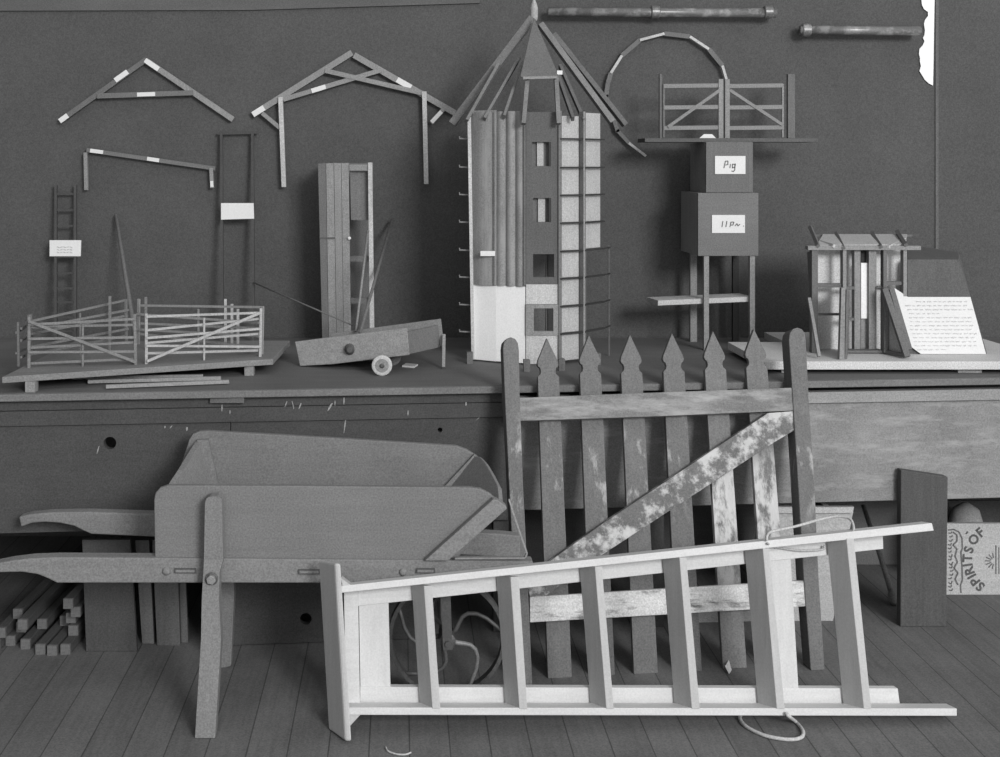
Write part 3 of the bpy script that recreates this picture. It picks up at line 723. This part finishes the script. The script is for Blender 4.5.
MB().box(a.x + .012, a.x + .026, QD + .022, QD + .2, ZB, a.z).build('side_panel', MODELD, cb)
pb((319.5, 238), (335, 238), QD - .004, 1.4, .004).build('hinge', IRON, cb)
MB().lathe(P(349.5, 238, QD), (0, -1, 0), [(-.002, .003), (.006, .007), (.012, .007), (.014, .003)], 10).build('knob', PAPER, cb)
tag(MB().tube([P(356, 331, 4.86), P(368, 231, 5.13)], .0052, 8).build('stick', MODEL, smooth=True), 'thin straight stick leaning on the cupboard model, the left of two', 'stick')
tag(MB().tube([P(360, 333, 4.80), P(392, 220, 5.46)], .0075, 8, .006).build('stick', MODELD, smooth=True), 'longer dark stick leaning to the right past the cupboard model', 'stick')
tag(MB().tube([P(253.5, 282.5, 5.352), P(352, 325, 4.95)], .0035, 6).build('wire', MODELD, smooth=True), 'thin wire slanting down from the wall into the cart', 'wire')

# ================================================================ cart model
ct = thing('model_hand_cart', 'small boxy hand cart model with a round wheel on the workbench before the cupboard', 'cart model', PZ(375, 375, ZB))
def cd(x): return 4.71 - .19 * (x - 295) / 114
cs = [(295, 342), (350, 335), (407, 328), (409.5, 355), (332, 364.3), (300, 366)]
MB().prism([P(x, y, cd(x)) for x, y in cs], (0, .016, 0)).build('side_board', mat('cart_side', 155, 'x', .3, 12, .8, .3), ct, bevel=.002)
def cdf(x): return 4.93 - .19 * (x - 330) / 114
MB().prism([P(x, y, cdf(x)) for x, y in ((330, 334), (441, 319), (444, 346), (340, 356))], (0, .016, 0)).build('side_board', MODELX, ct, bevel=.002)
MB().prism([P(400, 333, cd(400) + .018), P(436, 325, cdf(436) - .002), P(438, 347, cdf(438) - .002), P(402, 355, cd(402) + .018)], (.01, 0, 0)).build('end_board', MODELD, ct)
MB().prism([P(305, 364, cd(305) + .018), P(404, 354, cd(404) + .018), P(438, 346, cdf(438) - .002), P(345, 355, cdf(345) - .002)], (0, 0, .008)).build('bottom', MODELD, ct)
MB().lathe(P(350, 349, cd(350)), (0, -1, 0), [(0, .022), (.006, .022), (.01, .017), (.02, .016), (.026, .01)], 14).build('axle_end', IRON, ct)
wz = PZ(382, 375.5, ZB).y
wc = V(((382 - CX) / F * wz, wz - .01, ZB + .0385))
w = MB().lathe(wc, (0, 1, 0), [(0, .034), (.002, .038), (.018, .038), (.02, .034)], 28).build('wheel', MODELL, ct)
MB().lathe(wc, (0, -1, 0), [(-.002, .010), (.006, .009), (.009, .004)], 12).build('hub', IRON, w)
MB().lathe(wc, (0, -1, 0), [(-.002, .026), (.002, .025), (.0025, .012)], 24).build('wheel_boss', MODELX, w)
wc2 = V((wc.x + .035, wc.y + .22, wc.z)); w2 = MB().lathe(wc2, (0, 1, 0), [(0, .034), (.002, .038), (.018, .038), (.02, .034)], 28).build('wheel', MODELD, ct)
MB().tube([wc + V((0, .02, 0)), wc2], .006, 8).build('axle', IRON, ct)
lg = PZ(443.5, 369, ZB)
MB().bar(P(444, 335, cdf(444) - .008), V((lg.x, lg.y, ZB + .005)), .012, .014).build('leg', MODEL, ct)
q = [PZ(402, 367, ZB), PZ(414, 368, ZB), PZ(418, 365.5, ZB), PZ(406, 364.5, ZB)]
tag(MB().prism(q, (0, 0, .006)).build('wood_shaving', LADP), 'small pale wood shaving on the bench top behind the cart wheel', 'wood shaving')

# ================================================================ tower model
tw = thing('model_tower', 'tall many-sided silo model with bare roof rafters and white lower panels on the bench', 'tower model', (.556, 5.0, ZB))
RFD_ = mat('thin_post_dark', 92, 'z', .2, 16)
PV = [(471, 4.85), (496, 4.79), (525, 4.74), (559, 4.74), (582, 4.80), (601, 4.90)]
tv = [V(((x - CX) / F * D, D, 0)) for x, D in PV]
bk = [V((.79, 5.14, 0)), V((.65, 5.29, 0)), V((.47, 5.29, 0)), V((.32, 5.14, 0))]
ctr = V((.556, 5.0, 0))
def zy(y, D): return H - (y - CY) / F * D
ZT, Z0 = zy(112, 4.83), ZB + .012
def stave_panel(a, b, z0, z1, waves, amp, name, m):
    d = b - a; n = V((d.y, -d.x, 0)).normalized()
    if n.dot(a - ctr) < 0: n = -n
    K_ = waves * 8; fr = []; 
    pts = [a + d * (i / K_) + n * (amp * abs(math.sin(math.pi * waves * i / K_))) for i in range(K_ + 1)]
    back = [a + d * (i / K_) - n * .012 for i in range(K_ + 1)]
    ring = pts + back[::-1]
    MB().loft([V((p.x, p.y, z0)) for p in ring], [V((p.x, p.y, z1)) for p in ring]).build(name, m, tw)
TWL = mat('tower_stave', 140, 'z', .25, 5, .75, .3, light=158, thr=.58, ramp_w=.1)
stave_panel(tv[0], tv[1], zy(285, 4.82), ZT, 1, .012, 'stave_panel', TWL)
stave_panel(tv[1], tv[2], zy(286, 4.765), ZT, 3, .010, 'stave_panel', TWL)
def flat(a, b, z0, z1, off, t, name, m, holes=(), par=None):
    d = b - a; L_ = d.length; d = d.normalized(); n = V((d.y, -d.x, 0)).normalized()
    if n.dot(a - ctr) < 0: n = -n
    o = V((a.x, a.y, 0)) + n * off
    return MB().grid_panel(o, d, V((0, 0, 1)), [0, L_], [z0, z1], holes, -n * t).build(name, m, par or tw)
flat(tv[0], tv[1], zy(359, 4.85), zy(285, 4.82), .0, .014, 'white_panel', WHITEW)
flat(tv[1], tv[2], zy(362, 4.77) , zy(286, 4.765), .0, .014, 'white_panel', WHITEW)
# centre face with its openings
c0, c1 = tv[2], tv[3]; LC = (c1 - c0).length; DC = 4.74
ux = lambda x: (x - 525) / F * DC
hz = lambda x0, x1, y0, y1: (ux(x0), ux(x1), zy(y1, DC), zy(y0, DC))
CEN = mat('tower_centre', 96, 'z', .15, 10)
flat(c0 + V((.004, 0, 0)), c1 - V((.004, 0, 0)), zy(284, DC), ZT - .004, .004, .014, 'window_panel', CEN,
     [tuple((h[0] - .004, h[1] - .004, h[2], h[3])) for h in (hz(532, 549, 142, 166), hz(533, 551, 198, 222), hz(533, 554, 254, 277))])
flat(c0 + V((.004, 0, 0)), c1 - V((.004, 0, 0)), zy(304, DC), zy(284.3, DC), .004, .014, 'pale_panel', MODELL)
flat(c0 + V((.004, 0, 0)), c1 - V((.004, 0, 0)), zy(364, DC), zy(335, DC), .004, .014, 'pale_panel', MODELL)
flat(c0 + V((.002, 0, 0)), c1 - V((.002, 0, 0)), zy(335, DC), zy(304.3, DC), .010, .016, 'window_frame', MODEL, [(ux(533), ux(552.5), zy(331, DC), zy(308, DC))])
for (xa, xb, y0, y1) in ((537, 543.5, 142, 166), (538, 545, 198, 222)):
    MB().prism([P(x, y, DC + .012) for x, y in rect(xa, y0, xb, y1)], (0, .008, 0)).build('shutter', SHEET, tw)
    MB().prism([P(x, y, DC + .022) for x, y in rect(531, y0 - 1, 552, y1 + 1)], (0, .006, 0)).build('window_back', MODELD, tw)
    MB().prism([P(x, y, DC - .0065) for x, y in rect(548.8, y0, 551, y1)], (0, .006, 0)).build('window_stop', SHADOWB, tw)
# right faces
flat(tv[3] + (tv[4] - tv[3]) * .12, tv[4] - (tv[4] - tv[3]) * .12, zy(360, 4.77), zy(116, 4.77), -.004, .012, 'pale_panel', SHEET)
flat(tv[4] + (tv[5] - tv[4]) * .12, tv[5], zy(248, 4.85), zy(113, 4.85), -.004, .012, 'pale_panel', SHEET)
pt = [(tv[1], 4.79, TWL, .007), (tv[2], 4.74, MODELD, .008), (tv[3], 4.74, MODELD, .014), (tv[4], 4.80, MODELD, .018)]
for v, D, m_, w_ in pt:
    n = (v - ctr).normalized(); q = V((v.x, v.y, 0)) + n * .002
    MB().bar(q + V((0, 0, ZB + .002 if D in (4.74, 4.80) and v is not tv[2] else zy(285, D))), q + V((0, 0, ZT)), w_, .02, n).build('corner_post', m_, tw)
MB().bar(V((tv[4].x + .006, tv[4].y - .016, ZB)), V((tv[4].x + .006, tv[4].y - .016, ZT)), .006, .004, (0, 1, 0)).build('cover_strip', MODEL, tw)
MB().prism([P(467.5, 117, 4.83), P(471, 117, 4.83), P(474.5, 359.5, 4.83), P(471.5, 359.5, 4.83)], (0, .014, 0)).build('edge_batten', MODELL, tw)
q = P(609, 250, 4.97); MB().bar(V((q.x, 4.97, ZB)), V((q.x, 4.97, zy(245, 4.97))), .007, .007).build('corner_post', RFD_, tw)
for v in bk:
    MB().bar(V((v.x, v.y, ZB)), V((v.x, v.y, ZT)), .014, .014).build('corner_post', MODELD, tw)
fb = [tv[5]] + bk + [tv[0]]
for a, b in list(zip(bk, bk[1:])):
    d = (b - a); flat(a + d * .06, b - d * .06, ZB + .01, ZT - .01, 0, .01, 'back_panel', MODELD)
# hoops: bars across the right faces, hooks at the left edge
for i, y in enumerate((139, 167.5, 195, 222.5, 250.5, 277.5, 305, 332)):
    z = zy(y, 4.78)
    m = MB()
    q = [V((p.x, p.y, z)) + (p - ctr).normalized() * .012 for p in (tv[3], tv[4], tv[5])]
    q3 = V((P(609, y, 4.97).x + .004, 4.965, z)) if i >= 4 else None
    pth = q + ([q3] if q3 else [])
    for a, b in zip(pth, pth[1:]): m.bar(a, b, .011 if b is not q3 else .004, .005, ((a + b) / 2 - ctr))
    m.build('hoop', SHADOWB, tw)
    h = P(470, y, 4.86); e_ = P(459.5, y - .5, 4.88)
    m = MB().tube([h, e_, e_ + V((0, 0, .009))], .0035, 6); m.build('hoop_hook', MODEL, tw)
# feet
for x, y in ((470, 364), (527, 372), (562, 371), (598, 365)):
    q = PZ(x, y, ZB); MB().box(q.x - .012, q.x + .012, q.y, q.y + .03, ZB, ZB + .045).build('foot', MODELD, tw)
pp(rect(480.5, 251, 495, 256), 4.775, .003).build('paper_label', PAPER, tw)
# roof
AP = P(534, 16, 5.0)
RFW = mat('rafter_wood', 122, None, .2, 20)
RFD = mat('rafter_dark_wood', 100, None, .2, 20)
rf = [((452.5, 124), 5.0, 7.5, RFW, (533, 18), 4.99), ((467, 121), 4.83, 3, RFW, (499, 64), 4.95), ((484.5, 119), 4.79, 2.6, RFW, (519.5, 58), 4.94), ((504, 117), 4.75, 2.6, RFW, (522.5, 62), 4.92),
      ((523.5, 124), 4.69, 4.2, RFW, (527.5, 78), 4.755), ((558.5, 124), 4.69, 4.2, RFW, (556, 77), 4.755),
      ((573, 119), 4.73, 3, RFD, (558, 76), 4.9), ((584, 121), 4.79, 3, RFD, (560, 66), 4.95), ((612, 122), 4.95, 6, RFW, (540, 24), 5.0), ((625, 125), 5.05, 5, RFD, (553, 34), 5.03)]
for (x, y), D, wpx, m_, (x2, y2), D2 in rf:
    MB().bar(P(x, y, D), P(x2, y2, D2), wpx * D / F, .024, V((0, 1, -.6))).build('rafter', m_, tw)
MB().prism([P(534, 18, 4.945), P(520.5, 76, 4.735), P(523, 78, 4.73), P(556, 77, 4.73), P(558, 74, 4.735)], (0, .012, 0)).build('roof_panel', mat('roof_ply', 108, None, .1, 16), tw)
pb((523, 78), (557, 77), 4.722, 2.6, .012).build('roof_rail', MODEL, tw)
MB().lathe(AP - V((0, 0, .02)), (0, 0, 1), [(0, .012), (.01, .016), (.05, .0165), (.07, .012), (.095, .002)], 12).build('finial', mat('finial_wood', 165, None, .2, 20), tw)
pp(rect(557, 70.5, 562.5, 74.5), 4.735, .006).build('paper_label', PAPER, tw)
MB().bar(V((tv[0].x, tv[0].y, ZT)), V((tv[1].x, tv[1].y, ZT)), .012, .012, (0, 0, 1)).build('wall_plate', MODEL, tw)

# ================================================================ arch ring on the wall
ar = thing('model_arch', 'round segmented arch ring of light and dark pieces on wall right of the tower', 'arch model', P(660, 156, DW))
ap = [(606, 97), (608, 83), (611, 73), (622, 55.5), (640, 40), (664.5, 33.5), (690, 36.5), (709, 49), (722.5, 65.5), (726.5, 79)]
tone = [1, 1, 2, 1, 2, 1, 2, 1, 2]
for i, (a, b) in enumerate(zip(ap, ap[1:])):
    pb(a, b, DW - (.004 if tone[i] == 2 else 0), 4.5 if tone[i] == 1 else 2.6, .016).build('segment', MODELLX if tone[i] == 2 else mat('arch_wood', 112, None, .2, 16), ar)
pb((606, 95), (618, 132), DW, 4, .016).build('segment', MODELD, ar)
pb((617, 130), (630, 144), DW, 3.6, .016).build('segment', MODELD, ar); pb((629, 143), (646, 156), DW - .004, 2.4, .016).build('segment', MODELLX, ar)

# ================================================================ boxes on a stand
BDp = 5.1
sb = thing('model_stand', 'four-legged wooden stand with a cross shelf carrying the lower box model', 'stand model', PZ(720, 350, ZB))
def box_model(x0, y0, x1, y1, D, dep, name, label, m, lx, hand):
    t = thing(name, label, 'box model', P((x0 + x1) / 2, y1, D))
    a, b = P(x0, y1, D), P(x1, y0, D)
    MB().box(a.x, b.x, D, D + .016, a.z, b.z).build('front_panel', m, t, bevel=.002)
    sd_ = mat('box_side_lightened', 150, 'z', .2, 10)  # painted lighter than the fronts to offset the shade on the sides
    MB().box(a.x + .003, a.x + .016, D + .0165, D + dep, a.z, b.z).build('side_panel', sd_, t)
    MB().box(b.x - .016, b.x - .003, D + .0165, D + dep, a.z, b.z).build('side_panel', sd_, t)
    MB().box(a.x + .017, b.x - .017, D + .0165, D + dep, a.z, a.z + .012).build('bottom', sd_, t)
    MB().box(a.x + .017, b.x - .017, D + .0165, D + dep, b.z - .012, b.z).build('lid', sd_, t)
    MB().box(a.x + .017, b.x - .017, D + dep - .012, D + dep, a.z + .013, b.z - .013).build('back_panel', sd_, t)
    c = pp(rect(*lx), D - .004, .003).build('card', PAPER, t)
    s_ = MB()
    for st in hand: scribble(s_, st, D - .0055, .8)
    s_.build('handwriting', mat('dark_pencil', 110, None, .1, 20, .9), c)
    return a.z
zl = box_model(698, 193, 758.5, 256, BDp, .32, 'model_box', 'larger square box with a written white card, standing on legs', mat('box_front', 117, 'x', .15, 10), (712, 215, 745, 233),
     [[(722, 227), (723, 221)], [(726, 227), (727, 221)], [(730, 227), (731, 222), (734, 222), (733, 225), (731, 225)], [(735, 226), (737, 223.5), (738, 226), (740, 224)], [(743, 226), (744, 226)]])
zu = P(0, 193, BDp).z + .001
yu = CY + F * (H - zu) / 5.12
box_model(706, 142, 753, yu, 5.12, .29, 'model_box', 'smaller dark box with a written white card stacked on the larger square box', MODELD, (715, 156, 745.5, 174),
     [[(724, 168), (725.5, 161), (728, 161), (728, 164.5), (725.5, 165)], [(730, 168), (730.5, 164)], [(735, 164.5), (732.5, 164), (732.5, 168), (734.8, 167), (735.3, 163.5), (734.8, 170), (733.5, 171.5), (731.5, 170.8)], ])
for x0, x1, D in ((704, 709, 5.105), (750, 755, 5.105)):
    q, r = P(x0, 256, D), P(x1, 256, D); MB().box(q.x, r.x, D, D + .022, ZB, zl - .001).build('leg', MODEL, sb)
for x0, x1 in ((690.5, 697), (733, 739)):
    D = 5.36; q, r = P(x0, 256, D), P(x1, 256, D); MB().box(q.x, r.x, D, D + .022, ZB, zl - .001).build('leg', MODEL if x0 < 700 else SHADOWB, sb)  # rear right leg coloured black so it sinks into shade
q, r = P(657.5, 299, 5.2), P(757, 296.5, 5.2)
MB().prism([P(658, 305.5, 5.13), P(752, 301.5, 5.13), P(752, 296.5, 5.13), P(658, 300.5, 5.13)], (-.02, .13, 0)).build('shelf', MODELLX, sb)
# plank on the upper box with two little gates
zp = P(0, 142, 5.12).z
pk = MB().prism([V((P(645, 140, 5.16).x, 5.16, zp + .001)), V((P(818, 138, 5.16).x, 5.16, zp + .001)), V((P(818, 138, 5.16).x, 5.32, zp + .001)), V((P(645, 140, 5.16).x, 5.32, zp + .001))], (0, 0, .016))
tag(pk.build('plank', mat('shelf_plank', 94, 'x', .2, 10)), 'thin dark plank lying across the upper box, under the two little gates', 'plank')
zg = zp + .018
GDp = 5.22
yg = CY + F * (H - zg) / GDp
def little_gate(x0, x1, hinge, diag, label):
    t = thing('model_field_gate', label, 'gate model', P((x0 + x1) / 2, yg, GDp), 'little field gates on the plank')
    GM = mat('gate_model_rail', 138, 'x', .15, 14)
    pb((hinge, 79), (hinge, yg - .2), GDp - .004, 4.6, .016).build('stile', MODEL, t)
    o = x0 if hinge > (x0 + x1) / 2 else x1
    pb((o, 84), (o, yg - 1), GDp + .002, 2, .010).build('stile', MODELD if o == x0 else GM, t)
    for y in (86, 107.5, 128): pb((x0, y), (x1, y - .6), GDp, 4, .010).build('rail', GM, t)
    pb(diag[0], diag[1], GDp - .005, 3, .008).build('brace', GM, t)
little_gate(664, 720, 721, ((668, 127), (720, 90)), 'left of the two little three-railed gates on the plank above the boxes')
little_gate(729, 783, 727.5, ((730, 90), (783, 125)), 'right of the two little three-railed gates on the plank above the boxes')
for x, lb in ((661, 'dark gate post beside the left little gate on the plank'), (791.5, 'broad dark gate post right of the two little gates on the plank')):
    tag(pb((x, 74), (x, yg - .2), GDp + .01, 2.6 if x < 700 else 7, .02).build('model_gate_post', MODELD), lb, 'post')
tag(pp([(699.5, 135.4), (716, 135.4), (712, 131.5), (704, 131.5)], GDp - .05, .003).build('paper_scrap', PAPER), 'small white paper scrap on the plank before the little gates', 'paper')
bpy.data.objects['paper_scrap'].location.z = zg

# ================================================================ cutaway cabin model, right end of the bench
ZC = .957
bb = thing('model_base_board', 'long pale-edged board on blocks under the cutaway model at the right end of the bench', 'board', PZ(880, 361.5, ZC))
e0, e1 = PZ(764, 361.5, ZC), PZ(1060, 361.5, ZC)
MB().prism([e0, e1, e1 + V((0, .8, 0)), V((1.62, e0.y + .8, ZC)), V((1.62, e0.y + .5, ZC)), e0 + V((0, .5, 0))], (0, 0, -.031)).build('deck', mat('base_deck', 205, 'x', .15, 9), bb, bevel=.002)
for x in (790, 965):
    c = P(x, 370, 4.6); MB().box(c.x - .045, c.x + .045, 4.56, 5.1, ZB, ZC - .031).build('support_block', MODEL, bb)
cc = thing('model_cutaway_building', 'cutaway timber building model with a large written sheet at right end of bench', 'building model', PZ(890, 360, ZC))
ZC += .001
CF = 4.74; yC = CY + F * (H - ZC) / CF
pp(rect(815, 249, 905, CY + F * (H - ZC) / (4.84)), 4.84, .012).build('lining_board', mat('bright_lining', 215, 'z', .15, 8, .8, .2), cc)
for x0, x1, m_ in ((812, 818, MODELD), (843, 846.5, MODEL), (883.5, 887, MODELD), (903.5, 907, MODEL)):
    pp(rect(x0, 248, x1, yC), CF, .03).build('stud', m_, cc)
pp(rect(854.5, 250, 860.5, CY + F * (H - ZC) / (CF + .02)), CF + .02, .03).build('door_post', MODEL, cc); pp(rect(869, 250, 876.5, CY + F * (H - ZC) / (CF + .02)), CF + .02, .03).build('door_post', MODEL, cc)
pp(rect(861, 250, 868.5, 262.5), CF + .05, .02).build('gap_shade', SHADOWB, cc)  # dark patch set in to paint the shade of an open gap
pp(rect(861.2, 263, 867.4, 318.5), CF + .035, .012).build('white_strip', WHITEW, cc)
pp(rect(861, 319, 868.6, CY + F * (H - ZC) / (CF + .045)), CF + .045, .02).build('door_board', MODEL, cc)
pp(rect(808, 246, 921, 250), CF - .006, .036).build('wall_plate', MODELX, cc)
for x0, x1, y0, y1 in ((818, 843, 283.5, 287.5), (846.5, 855, 286.5, 289.5), (876.5, 883.5, 286.5, 289.5), (887, 903.5, 281.5, 285), (846.5, 855, 318, 320.5), (818, 843, 313.5, 315.5)):
    pp(rect(x0, y0, x1, y1), CF + .012, .02).build('nogging', MODELD, cc)
pp(rect(846.5, 350.5, 883, yC), CF - .02, .05).build('sill', MODELD, cc)
# front post, struts and wedge wall
PF = 4.575; yP = CY + F * (H - ZC) / PF
pp([(839.5, yP), (844.5, yP), (845.5, 288), (841.5, 288)], PF, .02).build('front_post', MODEL, cc)
MB().prism([P(845, yP - .5, PF + .015), P(846.5, 289, PF + .015), P(846.5, 289, CF), P(846, yC - .3, CF)], (.008, 0, 0)).build('partition', MODELD, cc)
MB().bar(P(809, 298, 4.70), P(819, 356.5, 4.60), .012, .012).build('strut', MODEL, cc)
MB().prism([P(808.5, 252, 4.9), P(812, 252, 4.76), P(818, yC - 2, 4.76), P(814, 346, 4.9)], (-.006, 0, 0)).build('end_board', MODELD, cc)
MB().bar(P(884.5, 289, 4.70), P(907, 357, PF + .02), .022, .02).build('strut', MODELD, cc)
MB().bar(P(891, 289, 4.72), P(909, 350, PF + .05), .02, .02).build('strut', MODELD, cc)
MB().prism([P(886, 292, 4.73), P(904, 355, 4.62), P(886, 352.5, 4.73)], (.004, .01, 0)).build('wedge_panel', SHEET, cc)
pp(rect(884, 288, 888, yC), CF - .035, .03).build('stud', MODELD, cc)
MB().bar(P(885, 351.5, 4.72), P(905, 355.5, PF + .03), .014, .014).build('ground_sill', MODELD, cc)
# roof over the studs
MB().prism([P(817, 247, 4.76), P(905, 246, 4.76), P(907, 236, 4.98), P(823, 236, 4.98)], (0, 0, .008)).build('roof_board', SHEET, cc)
for a, b in (((810, 227), (818, 246)), ((836, 233), (843.5, 248)), ((872, 233), (881, 247)), ((897, 231), (906, 245))):
    MB().bar(P(a[0], a[1], 5.0), P(b[0], b[1], 4.73), .011, .014).build('rafter', MODELD, cc)
MB().bar(P(888, 247, 4.73), P(905, 239.5, 4.88), .012, .01).build('hip_lath', MODELL, cc)
MB().bar(P(820, 242, 4.85), P(834, 246, 4.73), .012, .01).build('hip_lath', MODELL, cc)
MB().bar(P(815, 235.5, 4.99), P(912, 235.5, 4.99), .008, .01).build('ridge_lath', MODELD, cc)
# battered end wall with curved top
SF = 4.72; yS = CY + F * (H - ZC) / SF
frn = [P(907.5, yS, SF), P(987, yS, SF), P(971.5, 300, SF + .03), P(958.5, 259.5, SF + .05), P(907.5, 259.5, SF + .05)]
bkk = [P(907.5, yS, SF) + V((0, .42, 0)), P(987, yS, SF) + V((-.02, .42, 0)), P(971.5, 300, SF) + V((-.05, .42, 0)), P(947, 251, 5.12), P(907.5, 244.5, 5.18)]
m = MB(); mid = []
mid = [(a + b) / 2 for a, b in zip(frn, bkk)]
mid[3] += V((.025, 0, .012)); mid[4] += V((0, 0, .008))
n = 5
m.add(frn + mid + bkk, [tuple(range(5)), tuple(range(14, 9, -1))] + [(r * 5 + i, (r + 1) * 5 + i, (r + 1) * 5 + (i + 1) % 5, r * 5 + (i + 1) % 5) for r in range(2) for i in range(5)])
m.build('end_wall', mat('end_wall_ply', 94, 'z', .2, 10), cc)
pap = [(894.5, 288), (908, 297), (970.5, 297), (986, 354), (921, 354), (907.5, 344)]
Dp = lambda y: SF - .012 + .03 * (354 - y) / 54
sh = MB().prism([P(x, y, Dp(y)) for x, y in pap], (0, .003, 0)).build('written_sheet', PAPER, cc)
hw = MB()
for r in range(13):
    y = 301.5 + r * 4.0
    xa = 904 + r * .9 + random.random() * 3; xb = (970 if r not in (3, 12) else 938) + (y - 297) * .26 - 5
    if r == 0: xa = 916
    x = xa
    while x < xb:
        w_ = random.uniform(2, 6); k = int(w_ / 1.0) + 1; st = []
        for i in range(k + 1):
            st.append((x + w_ * i / k, y + (.9 if i % 2 else -.6) * random.uniform(.3, 1)))
        for a, b in zip(st, st[1:]): hw.bar(P(a[0], a[1], Dp(a[1]) - .0015), P(b[0], b[1], Dp(b[1]) - .0015), .0016, .001)
        x += w_ + random.uniform(1.2, 2.6)
hw.build('handwriting', mat('sheet_pencil', 204, None, .1, 20, .9), sh)
# ================================================================ light
w = bpy.data.worlds.new('world'); scene.world = w; w.use_nodes = True
# the rest of the room: bright towards the windows at the front right, dim towards the left
wn = w.node_tree; bgn = wn.nodes['Background']
tcw = wn.nodes.new('ShaderNodeTexCoord'); dt = wn.nodes.new('ShaderNodeVectorMath'); dt.operation = 'DOT_PRODUCT'
dt.inputs[1].default_value = V((.60, -.74, .30)).normalized()
mrw = wn.nodes.new('ShaderNodeMapRange'); mrw.inputs[1].default_value = -.1; mrw.inputs[2].default_value = 1.0
mrw.inputs[3].default_value = .06; mrw.inputs[4].default_value = 1.08
wn.links.new(tcw.outputs['Generated'], dt.inputs[0]); wn.links.new(dt.outputs['Value'], mrw.inputs[0])
wn.links.new(mrw.outputs[0], bgn.inputs['Strength'])
bgn.inputs[0].default_value = (1, 1, 1, 1)
ld = bpy.data.lights.new('window_light', 'AREA'); ld.shape = 'RECTANGLE'; ld.size = 3.0; ld.size_y = 2.6; ld.energy = 980
lo = bpy.data.objects.new('window_light', ld); COL.objects.link(lo)
lo.location = (4.7, -6.3, 5.0)
lo.rotation_euler = (V((.6, 4.4, .7)) - V(lo.location)).to_track_quat('-Z', 'Y').to_euler()

vs = scene.view_settings
vs.view_transform = 'Standard'; vs.look = 'None'; vs.gamma = 1; vs.use_curve_mapping = False
vs.exposure = 0
scene.display_settings.display_device = 'sRGB'
